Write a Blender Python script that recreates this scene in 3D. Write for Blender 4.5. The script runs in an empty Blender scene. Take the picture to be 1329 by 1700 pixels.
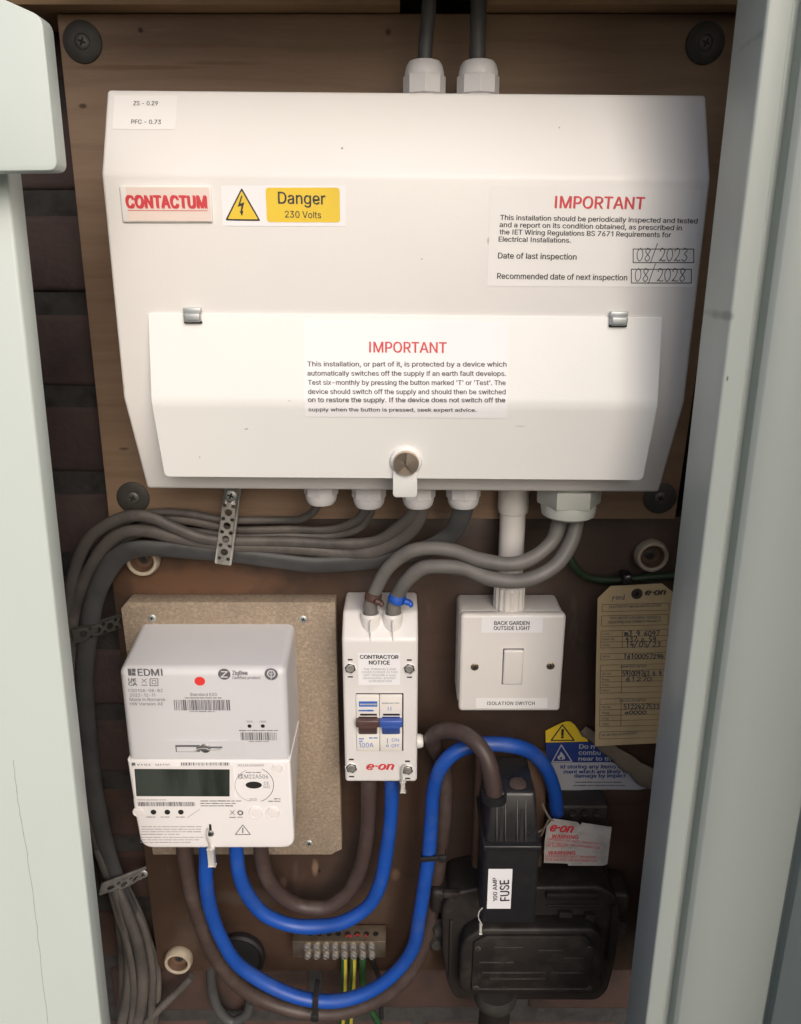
import bpy, bmesh, math, random
from mathutils import Vector, Matrix
R = math.radians
random.seed(7)
sc = bpy.context.scene
COL = sc.collection

# ------------------------------------------------------------------ camera
PW, PH, FPX = 1329.0, 1700.0, 1297.0          # photograph size and focal length in its pixels
D, PITCH = 0.62, R(17.4)
CAM = Vector((0, -D, 0))
cd = bpy.data.cameras.new('camera'); cam = bpy.data.objects.new('camera', cd); COL.objects.link(cam)
cam.location = CAM; cam.rotation_euler = (R(90) - PITCH, 0, 0)
cd.sensor_fit = 'VERTICAL'; cd.sensor_height = 24; cd.lens = 24 * FPX / PH
cd.clip_start = 0.02; cd.clip_end = 500
sc.camera = cam

# ------------------------------------------------------------------ world, sun, exposure
SUN_EL, SUN_AZ = R(32), R(19)                  # elevation; degrees to the right of straight ahead of the cupboard
w = bpy.data.worlds.new("World"); sc.world = w; w.use_nodes = True
nt = w.node_tree; nt.nodes.clear()
sky = nt.nodes.new('ShaderNodeTexSky'); sky.sky_type = 'NISHITA'; sky.sun_disc = False
sky.sun_elevation = SUN_EL; sky.sun_rotation = math.pi - SUN_AZ
sky.dust_density = 6.0; sky.air_density = 0.8; sky.ozone_density = 0.6
bg = nt.nodes.new('ShaderNodeBackground'); bg.inputs[1].default_value = 0.12
wo = nt.nodes.new('ShaderNodeOutputWorld')
tint = nt.nodes.new('ShaderNodeMix'); tint.data_type = 'RGBA'; tint.blend_type = 'MULTIPLY'; tint.inputs[0].default_value = 1
tint.inputs[7].default_value = (.945, .98, 1.03, 1)   # white balance of a thin cloud cover
nt.links.new(sky.outputs[0], tint.inputs[6]); nt.links.new(tint.outputs[2], bg.inputs[0]); nt.links.new(bg.outputs[0], wo.inputs[0])
sd = bpy.data.lights.new('sun', 'SUN'); sd.energy = 0.62; sd.angle = R(40); sd.color = (1.0, 0.99, 0.985)
sun = bpy.data.objects.new('sun', sd); COL.objects.link(sun)
tosun = Vector((math.sin(SUN_AZ) * math.cos(SUN_EL), -math.cos(SUN_AZ) * math.cos(SUN_EL), math.sin(SUN_EL)))
sun.rotation_euler = tosun.to_track_quat('Z', 'Y').to_euler()
sun.location = tosun * 3
vs = sc.view_settings; vs.view_transform = 'Standard'; vs.look = 'None'; vs.gamma = 1; vs.use_curve_mapping = False
vs.exposure = 0.33
sc.cycles.max_bounces = 8

# ------------------------------------------------------------------ geometry helpers
def ray(px, py):
    u = (px - PW / 2) / FPX; v = (py - PH / 2) / FPX
    c, s = math.cos(PITCH), math.sin(PITCH)
    return Vector((u, c - v * s, -s - v * c))
def P(px, py, Y):                              # the point of the plane y = Y seen at that pixel of the photograph
    d = ray(px, py); return CAM + d * ((Y - CAM.y) / d.y)
def S(py, Y):                                  # metres per photograph pixel there
    return (Y - CAM.y) / ray(0, py).y / FPX

class Plane:
    def __init__(s, O, U, V):
        s.O = Vector(O); s.U = Vector(U).normalized(); s.V = Vector(V)
        s.V = (s.V - s.U * s.V.dot(s.U)).normalized(); s.N = s.U.cross(s.V)      # N points to the viewer
    def uv(s, px, py):
        d = ray(px, py); t = (s.O - CAM).dot(s.N) / d.dot(s.N); q = CAM + d * t - s.O
        return Vector((q.dot(s.U), q.dot(s.V)))
    def pt(s, u, v, h=0): return s.O + s.U * u + s.V * v + s.N * h
    def px(s, x, y, h=0):
        a = s.uv(x, y); return s.pt(a.x, a.y, h)
def front(Y): return Plane((0, Y, 0), (1, 0, 0), (0, 0, 1))

WL = {}
def link(o, parent=None, at=None):
    COL.objects.link(o)
    at = Vector(at) if at is not None else (WL[parent] if parent else Vector((0, 0, 0)))
    WL[o] = at
    if parent: o.parent = parent; o.location = at - WL[parent]
    else: o.location = at
    return o
def tag(o, label, cat, group=None, kind=None):
    o['label'] = label; o['category'] = cat
    if group: o['group'] = group
    if kind: o['kind'] = kind
    return o
def thing(name, loc, label, cat, group=None):
    o = bpy.data.objects.new(name, None); o.empty_display_size = 0.02
    link(o, None, loc); return tag(o, label, cat, group)
def obj(name, bm, mats, parent=None, at=None, local=False, angle=38, smooth=True):
    """bm is in world coordinates (or local to `at` when local); becomes ONE mesh object."""
    me = bpy.data.meshes.new(name); bm.normal_update(); bm.to_mesh(me); bm.free()
    for m in (mats if isinstance(mats, (list, tuple)) else [mats]): me.materials.append(m)
    o = bpy.data.objects.new(name, me); link(o, parent, at)
    if not local: me.transform(Matrix.Translation(-WL[o]))
    if smooth:
        me.polygons.foreach_set('use_smooth', [True] * len(me.polygons)); me.set_sharp_from_angle(angle=R(angle))
    return o
def copy_of(o, parent, at):                     # a copy of a part and its own pieces
    c = o.copy(); COL.objects.link(c); c.parent = parent
    base = WL[parent] if parent else Vector((0, 0, 0))
    c.location = Vector(at) - base; WL[c] = Vector(at)
    for ch in o.children:
        k = ch.copy(); COL.objects.link(k); k.parent = c; WL[k] = Vector(at) + ch.location
    return c

def B(): return bmesh.new()
def setmat(bm, n0, mi):
    bm.faces.ensure_lookup_table()
    for f in bm.faces[n0:]: f.material_index = mi
def join(bm, other):                            # append another bmesh
    me = bpy.data.meshes.new('t'); other.to_mesh(me); other.free(); bm.from_mesh(me); bpy.data.meshes.remove(me); return bm
def bevel(bm, off, seg=3, angle=25):
    es = [e for e in bm.edges if len(e.link_faces) == 2 and e.calc_face_angle(0) > R(angle)]
    bmesh.ops.bevel(bm, geom=es, offset=off, segments=seg, profile=0.5, affect='EDGES', clamp_overlap=True)
    return bm
def box(bm, lo, hi, mi=0, bev=0, seg=3, rot=None, piv=None):
    b = B(); bmesh.ops.create_cube(b, size=1)
    lo, hi = Vector(lo), Vector(hi)
    for v in b.verts: v.co = Vector(((lo[i] + hi[i]) / 2 + v.co[i] * (hi[i] - lo[i]) for i in range(3)))
    if bev: bevel(b, bev, seg)
    if rot is not None:
        c = Vector(piv) if piv is not None else (lo + hi) / 2
        bmesh.ops.transform(b, matrix=Matrix.Translation(c) @ rot.to_4x4() @ Matrix.Translation(-c), verts=b.verts)
    for f in b.faces: f.material_index = mi
    return join(bm, b)
def prism(bm, poly, ex, mi=0, bev=0, seg=3):    # polygon of 3-D points swept along the vector ex
    b = B(); ex = Vector(ex)
    vs_ = [b.verts.new(Vector(p)) for p in poly]; ws = [b.verts.new(Vector(p) + ex) for p in poly]
    n = len(poly); b.faces.new(vs_); b.faces.new(ws[::-1])
    for i in range(n): b.faces.new((vs_[i], ws[i], ws[(i + 1) % n], vs_[(i + 1) % n]))
    bmesh.ops.recalc_face_normals(b, faces=b.faces)
    if bev: bevel(b, bev, seg)
    for f in b.faces: f.material_index = mi
    return join(bm, b)
def lathe(bm, prof, O, axis, n=28, mi=0, twist=None):   # prof: (radius, height along axis)
    axis = Vector(axis).normalized(); a = axis.orthogonal().normalized(); c = axis.cross(a); O = Vector(O)
    rings = []
    for r, h in prof:
        if r < 1e-6: rings.append([bm.verts.new(O + axis * h)])
        else: rings.append([bm.verts.new(O + axis * h + (a * math.cos(t) + c * math.sin(t)) * r * (twist(i) if twist else 1))
                            for i, t in ((i, i * 2 * math.pi / n) for i in range(n))])
    n0 = len(bm.faces)
    for A, C in zip(rings, rings[1:]):
        if len(A) == 1 and len(C) == 1: continue
        for i in range(n):
            j = (i + 1) % n
            if len(A) == 1: bm.faces.new((A[0], C[i], C[j]))
            elif len(C) == 1: bm.faces.new((A[i], C[0], A[j]))
            else: bm.faces.new((A[i], C[i], C[j], A[j]))
    if len(rings[0]) > 1: bm.faces.new(rings[0])
    if len(rings[-1]) > 1: bm.faces.new(rings[-1][::-1])
    setmat(bm, n0, mi)
    bmesh.ops.recalc_face_normals(bm, faces=bm.faces[n0:] if False else bm.faces)
    return bm
def spline(pts, k=8):
    out = []; n = len(pts)
    for i in range(n - 1):
        p0 = pts[max(i - 1, 0)]; p1 = pts[i]; p2 = pts[i + 1]; p3 = pts[min(i + 2, n - 1)]
        for j in range(k):
            t = j / k
            out.append(0.5 * ((2 * p1) + (p2 - p0) * t + (2 * p0 - 5 * p1 + 4 * p2 - p3) * t * t + (3 * p1 - p0 - 3 * p2 + p3) * t ** 3))
    out.append(pts[-1]); return out
def tube(bm, pts, r, flat=1.0, n=14, k=8, mi=0, smooth=True, taper=None):
    pts = [Vector(p) for p in pts]
    if smooth: pts = spline(pts, k)
    n0 = len(bm.faces); rings = []
    side_prev = None
    for i, p in enumerate(pts):
        t = (pts[min(i + 1, len(pts) - 1)] - pts[max(i - 1, 0)]).normalized()
        if side_prev is None:
            s = t.cross(Vector((0, 1, 0)))
            if s.length < 0.1: s = t.cross(Vector((0, 0, 1)))
        else: s = side_prev - t * side_prev.dot(t)
        s.normalize(); side_prev = s; d = s.cross(t)
        rr = r * (taper(i / (len(pts) - 1)) if taper else 1)
        rings.append([bm.verts.new(p + s * rr * math.cos(a) + d * rr * flat * math.sin(a)) for a in (q * 2 * math.pi / n for q in range(n))])
    for A, C in zip(rings, rings[1:]):
        for i in range(n): bm.faces.new((A[i], A[(i + 1) % n], C[(i + 1) % n], C[i]))
    bm.faces.new(rings[0][::-1]); bm.faces.new(rings[-1])
    bmesh.ops.recalc_face_normals(bm, faces=bm.faces)
    if mi: setmat(bm, n0, mi)
    return bm
def path(seq, Y=None): return [P(q[0], q[1], q[2] if len(q) > 2 else Y) for q in seq]

# ---- flat artwork: filled outlines with holes, and lettering, as real faces on a plane
def fill(splines, extrude=0.0):
    cu = bpy.data.curves.new('t', 'CURVE'); cu.dimensions = '2D'; cu.fill_mode = 'BOTH'; cu.extrude = extrude
    for s in splines:
        sp = cu.splines.new('POLY'); sp.points.add(len(s) - 1); sp.use_cyclic_u = True
        for q, p in zip(sp.points, s): q.co = (p[0], p[1], 0, 1)
    return curve_mesh(cu)
def curve_mesh(cu):
    o = bpy.data.objects.new('t', cu); COL.objects.link(o)
    dg = bpy.context.evaluated_depsgraph_get(); me = bpy.data.meshes.new_from_object(o.evaluated_get(dg))
    bpy.data.objects.remove(o); bpy.data.curves.remove(cu)
    vs_ = [v.co.copy() for v in me.vertices]; fs = [tuple(p.vertices) for p in me.polygons]; bpy.data.meshes.remove(me)
    return vs_, fs
# letter outlines (advance, then contours) in 1/500 em
LETTERS = r"""
a 195 80,-4 63,-3 47,2 34,11 24,22 17,37 15,54 17,69 22,80 29,90 39,97 63,105 89,110 117,113 133,117 136,121 138,127 138,128 133,148 120,161 98,165 75,161 59,150 50,137 20,146 29,161 39,173 52,182 66,188 97,192 119,190 143,180 153,172 161,160 167,145 168,126 168,0 138,0 138,26 136,26 126,12 108,1|85,23 101,24 114,29 124,37 132,47 136,57 138,69 138,95 130,91 116,88 100,86 88,84 67,79 52,70 47,62 46,52 51,36 65,26
b 212 115,-4 99,-3 86,2 69,16 59,29 56,29 56,0 26,0 26,254 57,254 57,160 59,160 69,173 86,186 98,191 115,192 137,189 156,180 173,166 185,146 193,122 195,94 193,66 185,42 173,23 157,8 137,-1|110,23 126,26 140,33 150,44 158,58 163,75 164,95 163,114 158,131 150,145 140,156 126,163 110,165 94,163 81,156 70,145 62,131 58,114 56,95 58,75 63,58 70,43 81,32 94,26
c 198 104,-4 79,-1 58,8 41,23 28,43 20,66 17,94 20,122 28,146 41,165 58,180 79,189 104,192 130,189 153,178 170,161 181,138 151,131 145,145 135,155 121,162 104,165 86,162 73,155 62,144 54,129 50,112 48,94 50,75 54,59 62,44 73,33 86,26 104,23 121,26 135,33 146,44 152,59 181,51 171,28 153,11 130,0
d 212 98,-4 75,-1 56,8 40,23 27,42 20,66 17,94 20,122 27,146 40,166 56,180 75,189 98,192 114,191 126,186 144,173 153,160 155,160 155,254 186,254 186,0 156,0 156,29 153,29 143,16 126,2 114,-3|102,23 118,26 132,32 142,43 150,58 154,75 156,95 154,114 150,131 142,145 132,156 118,163 102,165 86,163 72,156 62,145 54,131 50,114 48,95 50,75 54,58 62,44 73,33 86,26
e 202 106,-4 80,-1 58,8 41,23 28,42 20,66 17,93 20,121 28,145 40,165 58,180 78,189 103,192 133,187 147,180 160,170 170,157 179,141 184,121 186,97 186,85 37,85 37,110 169,110 155,101 153,119 149,134 141,147 131,157 118,163 103,165 87,163 73,157 62,147 54,135 50,121 48,105 48,89 50,69 55,53 64,40 76,31 90,25 106,23 127,26 143,36 153,53 182,45 177,32 168,20 156,10 141,2 125,-3
f 127 114,190 114,164 3,164 3,190|40,0 40,216 42,231 48,243 57,252 68,259 94,265 111,263 121,260 114,234 107,236 97,237 85,235 77,230 72,221 71,209 71,0
g 213 103,-75 84,-74 67,-70 41,-55 25,-35 51,-20 61,-33 77,-44 103,-49 124,-46 141,-38 152,-23 156,-3 156,34 153,34 143,21 126,8 114,4 97,2 76,5 56,13 40,27 28,45 20,68 17,96 20,123 27,147 40,166 56,180 76,189 98,192 114,191 127,186 144,173 154,159 157,159 157,190 186,190 186,-4 183,-27 175,-45 162,-59 145,-68 125,-73|102,30 118,32 132,38 142,47 150,61 155,77 156,96 155,115 150,132 142,146 132,156 119,163 102,165 86,163 73,156 62,145 54,131 50,115 48,96 50,78 54,61 62,48 73,38 86,32
h 205 57,113 57,0 26,0 26,254 57,254 57,144 51,144 62,166 76,181 94,189 114,192 132,190 148,184 161,174 170,160 177,142 179,120 179,0 148,0 148,118 145,137 136,152 123,161 105,165 92,163 80,159 71,151 63,141 58,129
i 83 26,0 26,190 57,190 57,0|42,221 34,223 27,227 22,234 21,242 22,249 27,256 34,260 42,262 50,260 57,256 62,249 63,242 62,234 57,227 50,223
j 83 26,190 57,190 57,-15 55,-31 51,-45 43,-56 32,-65 19,-70 2,-71 -5,-71 -5,-43 1,-43 12,-42 20,-36 25,-27 26,-15|42,221 34,223 27,227 22,234 20,242 22,249 27,256 34,260 42,262 50,260 57,256 61,249 63,242 61,234 57,227 50,223
k 190 55,68 55,106 60,106 142,190 180,190 92,100 89,100|26,0 26,254 57,254 57,0|147,0 74,93 96,114 186,0
l 84 27,0 57,0 57,254 27,254
m 305 26,0 26,190 56,190 56,148 54,148 59,162 66,173 86,188 110,193 129,190 144,180 154,166 160,147 156,147 161,160 169,172 190,187 218,193 234,191 249,186 261,177 270,164 276,148 278,128 278,0 248,0 248,127 245,145 236,156 224,163 209,165 197,164 187,160 173,145 168,124 168,0 137,0 137,130 134,144 126,156 115,163 100,165 79,160 70,154 63,145 58,133 57,119 57,0
n 205 57,113 57,0 26,0 26,190 56,190 56,144 51,144 62,166 76,181 94,189 114,192 132,190 147,184 160,174 170,160 176,142 179,120 179,0 148,0 148,118 145,137 136,152 123,161 105,165 92,163 80,159 71,151 63,141 58,129
o 208 104,-4 79,-1 58,8 41,23 28,43 20,66 17,94 20,122 28,146 41,165 58,180 79,189 104,192 128,189 149,180 167,165 180,146 188,122 191,94 188,66 180,43 167,23 149,8 128,-1|104,23 121,26 135,33 146,44 154,59 158,75 160,94 158,112 154,129 146,144 135,155 121,162 104,165 86,162 73,155 62,144 54,129 50,112 48,94 50,75 54,59 62,44 73,33 86,26
p 212 26,-71 26,190 56,190 56,160 59,160 69,173 86,186 98,191 115,192 137,189 156,180 173,166 185,146 193,122 195,94 193,66 185,42 173,23 157,8 137,-1 115,-4 99,-3 86,2 69,16 59,29 57,29 57,-71|110,23 126,26 140,33 150,44 158,58 163,75 164,95 163,114 158,131 150,145 140,156 126,163 110,165 94,163 81,156 70,145 62,131 58,114 56,95 58,75 63,58 70,43 81,32 94,26
q 212 186,-71 155,-71 155,29 153,29 143,16 126,2 114,-3 98,-4 75,-1 56,8 40,23 27,42 20,66 17,94 20,122 27,146 40,166 56,180 75,189 98,192 114,191 126,186 144,173 153,160 156,160 156,190 186,190|102,23 118,26 132,32 142,43 150,58 154,75 156,95 154,114 150,131 142,145 132,156 118,163 102,165 86,163 72,156 62,145 54,131 50,114 48,95 50,75 54,58 62,44 73,33 86,26
r 130 26,0 26,190 56,190 56,160 58,160 65,173 76,184 90,190 107,192 115,192 122,192 122,161 115,162 103,163 91,161 80,157 70,151 63,142 58,131 57,118 57,0
s 182 91,-4 72,-3 56,2 42,9 31,19 23,32 18,47 47,53 53,40 62,30 75,25 91,23 108,25 122,31 131,40 134,51 132,60 127,68 118,74 106,78 75,85 52,93 36,104 27,119 23,137 26,152 33,166 43,177 58,185 74,190 94,192 112,191 127,186 140,179 149,170 162,145 134,139 129,149 121,158 110,164 94,166 78,164 65,158 57,150 54,139 56,129 62,122 86,111 115,105 137,97 153,86 162,71 166,53 163,37 156,24 145,12 130,3 112,-2
t 114 102,190 102,164 3,164 3,190|32,236 63,236 63,49 64,38 68,31 75,26 85,25 93,26 101,27 107,1 96,-1 84,-2 62,1 46,11 36,26 32,46
u 205 91,-3 73,-1 57,5 44,15 35,29 28,47 26,69 26,190 57,190 57,72 60,52 68,37 82,28 100,25 113,27 125,31 134,38 142,48 146,61 148,76 148,190 179,190 179,0 149,0 149,46 154,46 143,23 129,8 111,0
v 195 81,0 9,190 42,190 83,78 93,43 103,10 92,10 101,43 112,78 152,190 186,190 113,0
w 284 69,0 11,190 44,190 67,107 77,68 88,21 82,21 93,67 103,107 126,190 158,190 181,107 191,68 201,21 196,21 206,68 217,107 240,190 272,190 215,0 184,0 159,86 152,112 145,140 138,169 145,169 138,140 131,112 124,86 99,0
x 189 10,0 86,109 86,86 14,190 50,190 74,153 90,127 104,103 88,103 101,127 117,153 141,190 176,190 104,84 104,107 179,0 143,0 115,43 100,68 86,91 102,91 89,68 74,43 46,0
y 195 24,-69 31,-43 36,-44 52,-44 65,-37 75,-18 81,-1 9,190 42,190 83,78 93,43 103,10 92,10 101,43 112,78 153,190 186,190 102,-29 88,-54 70,-68 46,-73 32,-72
z 190 21,0 21,23 127,160 127,161 24,161 24,190 166,190 166,165 63,30 63,28 169,28 169,0
A 243 8,0 101,254 141,254 235,0 201,0 176,71 67,71 42,0|76,98 166,98 121,226
B 228 30,0 30,254 121,254 145,252 164,245 180,235 190,221 197,205 199,187 198,172 193,160 178,143 157,133 157,131 170,129 182,123 192,114 201,102 207,86 209,68 207,50 200,33 189,20 172,9 151,2 123,0|62,29 122,29 148,31 165,40 175,53 178,68 176,81 171,92 163,102 153,109 140,114 124,115 62,115|62,143 119,143 144,148 154,155 162,163 166,174 168,186 165,202 156,214 141,223 120,226 62,226
C 255 134,-3 113,-2 93,4 75,12 59,25 46,40 35,58 27,78 22,101 20,127 22,153 27,176 35,197 46,215 59,230 75,242 93,251 113,256 134,258 170,252 186,245 201,236 214,224 224,209 232,193 236,174 204,174 195,197 179,214 158,224 134,228 111,225 92,216 75,202 62,182 54,157 52,127 54,97 63,72 75,53 92,38 112,29 134,26 158,30 179,40 195,57 204,80 236,80 232,62 224,45 214,31 201,19 187,9 170,2 153,-2
D 251 109,0 48,0 48,29 107,29 136,31 159,40 177,55 189,75 197,99 200,128 197,156 190,180 177,200 160,214 138,223 110,226 47,226 47,254 113,254 136,253 157,248 176,239 200,221 217,196 225,175 229,153 231,128 229,102 224,80 217,59 206,42 192,27 175,15 156,7 134,2|62,254 62,0 30,0 30,254
E 209 30,0 30,254 186,254 186,226 62,226 62,143 178,143 178,114 62,114 62,29 188,29 188,0
F 205 30,0 30,254 185,254 185,226 62,226 62,139 173,139 173,111 62,111 62,0
G 260 134,-3 113,-2 93,4 75,13 59,25 45,40 35,58 27,78 22,102 20,127 22,153 27,176 35,197 45,215 59,230 74,242 92,251 112,256 132,258 152,256 170,252 187,245 202,235 214,222 225,208 232,192 237,174 204,174 194,197 178,213 158,224 133,228 111,225 92,216 75,202 62,182 54,157 52,127 54,97 63,72 75,53 92,38 112,29 134,26 155,29 172,36 187,47 198,62 205,80 207,101 217,100 141,100 141,128 239,128 239,100 236,71 225,45 209,25 188,9 163,0
H 258 30,0 30,254 62,254 62,144 196,144 196,254 228,254 228,0 196,0 196,116 62,116 62,0
I 130 49,0 81,0 81,254 49,254
J 198 93,-3 62,2 38,16 26,31 19,50 17,73 17,86 49,86 49,73 52,52 61,37 75,28 93,25 110,28 124,37 133,52 136,73 136,254 168,254 168,73 166,50 159,31 147,16 123,2
K 233 52,73 52,108 70,131 87,152 106,172 182,254 224,254 116,138 114,138|30,0 30,254 62,254 62,167 62,112 62,97 62,0|186,0 94,130 114,155 224,0
L 196 30,0 30,254 62,254 62,29 181,29 181,0
M 314 30,0 30,254 70,254 157,42 244,254 284,254 284,0 253,0 253,200 171,0 143,0 61,200 61,0
N 262 30,0 30,254 64,254 200,50 200,254 232,254 232,0 199,0 62,204 62,0
O 267 133,-3 112,-2 93,4 75,12 59,25 46,40 35,58 27,78 22,101 20,127 22,153 27,176 35,197 46,215 59,230 75,242 93,251 112,256 133,258 155,256 174,251 192,242 208,230 221,215 232,197 240,176 245,153 247,127 245,101 240,78 232,58 221,40 208,25 192,12 174,4 155,-2|133,26 155,29 175,38 191,52 204,72 212,97 215,127 212,157 204,182 191,202 175,216 155,225 133,228 112,225 92,216 75,202 63,182 54,157 52,127 54,97 63,72 75,52 92,38 112,29
P 222 30,0 30,254 118,254 144,252 166,244 183,231 195,215 202,195 204,174 202,152 195,133 183,116 166,104 144,96 118,93 62,93 62,0|62,121 116,121 134,123 149,128 159,136 167,147 171,160 172,174 171,188 167,201 159,211 148,219 134,224 116,226 62,226
Q 267 123,80 156,80 185,42 192,32 234,-24 200,-24 173,13 166,23|133,-3 112,-2 93,4 75,12 59,25 46,40 35,58 27,78 22,101 20,127 22,153 27,176 35,197 46,215 59,230 75,242 93,251 112,256 133,258 155,256 174,251 192,242 208,230 221,215 232,197 240,176 245,153 247,127 245,101 240,78 232,58 221,40 208,25 192,12 174,4 155,-2|133,26 155,29 175,38 191,52 204,72 212,97 215,127 212,157 204,182 191,202 175,216 155,225 133,228 112,225 92,216 75,202 63,182 54,157 52,127 54,97 63,72 75,52 92,38 112,29
R 224 30,0 30,254 118,254 145,252 167,244 183,232 195,217 202,198 205,176 202,154 195,136 183,120 166,109 145,101 214,0 177,0 112,99 62,99 62,0|62,128 117,128 135,129 149,133 160,141 167,150 171,162 173,176 171,190 167,202 159,212 149,220 134,224 116,226 62,226
S 223 112,-4 86,-2 64,5 46,15 32,30 23,48 19,68 52,68 55,55 62,44 71,35 83,29 112,25 128,26 143,30 155,37 165,46 171,57 173,70 171,81 166,89 148,102 122,111 92,120 64,130 43,145 30,163 26,186 29,206 37,224 51,238 69,249 90,256 114,258 137,256 158,249 175,238 189,224 197,208 200,189 169,189 163,206 151,219 134,227 112,229 97,228 84,224 73,218 64,209 59,199 58,188 60,176 65,167 85,154 106,147 132,140 156,132 179,119 197,99 202,85 204,69 201,50 193,32 180,17 162,5 139,-2
T 224 16,226 16,254 208,254 208,226 128,226 128,0 96,0 96,226
U 259 129,-4 101,-1 77,8 57,22 42,40 33,62 30,87 30,254 62,254 62,89 64,72 70,57 80,44 94,34 110,28 129,26 149,28 165,34 179,44 188,57 194,72 196,89 196,254 229,254 229,87 226,62 216,40 201,22 182,8 157,-1
V 240 102,0 8,254 43,254 120,38 198,254 232,254 138,0
W 344 79,0 10,254 43,254 97,44 155,254 190,254 247,44 301,254 334,254 265,0 230,0 172,206 114,0
X 237 9,0 109,142 109,118 15,254 52,254 89,200 102,181 112,164 122,146 116,146 126,164 136,181 149,200 187,254 223,254 129,119 129,143 228,0 191,0 146,65 134,83 125,98 115,116 122,116 113,98 103,83 91,65 46,0
Y 236 102,0 102,104 8,254 46,254 96,172 111,146 125,115 112,115 126,146 140,172 191,254 228,254 134,104 134,0
Z 219 21,0 21,23 137,193 153,215 170,238 174,227 143,226 111,226 20,226 20,254 198,254 198,231 84,64 67,40 49,17 45,27 76,28 107,29 200,29 200,0
0 227 113,-3 87,0 65,12 47,31 34,57 29,77 25,101 24,127 25,153 29,177 35,197 48,223 65,242 87,254 113,258 139,254 161,242 179,223 192,197 198,177 201,153 203,127 201,101 198,77 192,57 179,31 162,12 140,0|113,25 131,28 145,37 157,52 165,72 170,97 172,127 170,157 165,182 157,203 145,218 131,227 113,230 96,227 82,218 70,203 62,182 56,157 55,127 56,97 62,72 70,52 82,37 96,28
1 180 138,254 138,0 106,0 106,224 105,224 43,179 43,213 99,254
2 227 32,0 32,24 117,114 141,141 155,163 160,186 159,198 154,209 146,218 137,224 112,230 98,228 86,224 77,216 69,207 65,195 64,181 33,181 35,202 43,221 55,237 72,248 91,255 112,258 134,255 153,248 169,237 181,223 188,205 191,186 185,159 168,129 133,90 76,30 76,28 195,28 195,0
3 227 109,-3 87,-1 66,5 49,15 35,29 26,46 22,66 55,66 57,54 63,44 72,35 83,30 109,25 138,30 149,37 157,46 163,58 165,72 163,86 158,98 150,109 137,117 121,122 101,124 78,124 78,150 144,224 144,226 35,226 35,254 186,254 186,230 106,139 106,144 132,144 154,138 172,127 185,111 194,93 196,72 194,51 185,33 172,18 154,6 133,-1
4 227 20,53 20,79 123,254 155,254 54,83 54,81 207,81 207,53|141,0 141,61 141,73 141,159 171,159 171,0
5 227 111,-3 89,-1 70,6 54,16 41,30 33,47 30,65 61,65 64,54 69,44 87,30 111,25 125,27 138,32 149,41 157,52 162,66 164,81 162,97 157,111 148,122 137,131 124,137 109,138 84,134 64,123 34,126 48,254 183,254 183,226 75,226 67,151 68,151 89,162 115,167 131,165 147,160 161,153 172,143 182,130 189,116 194,99 195,82 193,58 184,38 171,21 154,8 134,-1
6 227 113,-3 91,-1 71,7 55,20 42,37 34,58 32,81 34,100 40,119 69,170 126,254 161,254 75,131 73,131 83,144 98,153 117,157 139,155 158,147 173,136 185,120 192,101 194,79 192,56 184,36 171,20 155,7 135,-1|113,24 127,26 139,31 149,40 157,51 162,64 164,79 162,94 157,107 149,118 139,126 127,131 113,133 99,131 87,126 77,118 69,107 64,94 62,79 64,64 69,51 77,40 87,31 99,26
7 227 48,0 162,224 162,226 31,226 31,254 195,254 195,224 82,0
8 227 113,-3 89,-1 68,6 50,17 37,31 29,48 26,68 28,83 33,98 40,110 51,121 63,128 76,132 76,133 59,141 46,154 38,171 35,190 38,209 45,225 57,239 73,249 92,256 113,258 134,256 153,249 169,239 181,225 188,209 191,190 188,171 180,154 167,141 150,133 150,132 164,128 176,121 186,110 194,98 199,83 200,68 198,48 189,31 176,17 158,6 137,-1|113,25 129,26 142,30 153,37 161,46 167,57 168,69 167,83 161,94 153,104 141,111 128,116 113,118 98,116 85,111 73,104 65,94 59,83 58,69 59,57 64,46 73,37 84,30 97,26|113,145 137,150 146,157 154,165 158,176 160,188 158,200 154,210 147,218 138,225 113,230 89,225 79,218 72,210 68,200 66,188 68,176 72,165 79,157 89,150
9 227 113,258 135,255 155,247 171,234 184,217 192,197 194,173 192,155 186,135 158,84 100,0 65,0 151,124 154,124 144,111 128,101 109,97 87,100 69,107 53,119 41,134 34,154 32,176 34,198 42,218 55,235 71,247 91,255|113,230 99,228 87,223 77,215 69,204 64,191 63,176 64,161 69,148 77,137 87,129 99,123 113,122 127,123 139,129 149,137 157,147 162,160 164,175 162,190 157,204 150,215 139,223 127,228
. 94 48,-2 39,-1 31,4 26,12 25,20 26,29 31,37 39,42 48,43 56,42 64,37 69,29 71,20 69,12 64,4 56,-1
, 94 19,-60 34,36 68,36 42,-60
- 227 168,122 168,94 57,94 57,122
' 103 39,159 35,254 68,254 64,159
/ 125 117,266 36,-38 7,-38 89,266
& 224 98,-3 75,-1 55,6 39,17 27,31 20,48 17,67 19,82 24,95 42,117 70,139 108,168 118,176 127,187 131,202 129,214 123,223 113,228 101,230 84,227 73,216 68,199 73,182 84,164 102,142 219,0 182,0 86,116 61,146 44,172 39,185 38,199 40,215 45,229 55,241 67,249 82,255 100,257 118,255 133,249 145,241 154,230 160,217 162,202 158,181 146,162 128,146 77,109 55,87 50,77 48,66 50,54 55,44 62,35 72,29 83,25 96,23 111,25 126,30 151,48 160,61 168,76 173,93 174,112 204,112 202,90 198,72 185,46 173,31 166,23 153,12 136,3 117,-2
· 98 49,98 40,100 33,105 28,112 26,121 28,130 33,137 40,142 49,144 58,142 65,137 70,130 72,121 70,112 65,105 58,100
"""
GLY = {}
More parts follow.
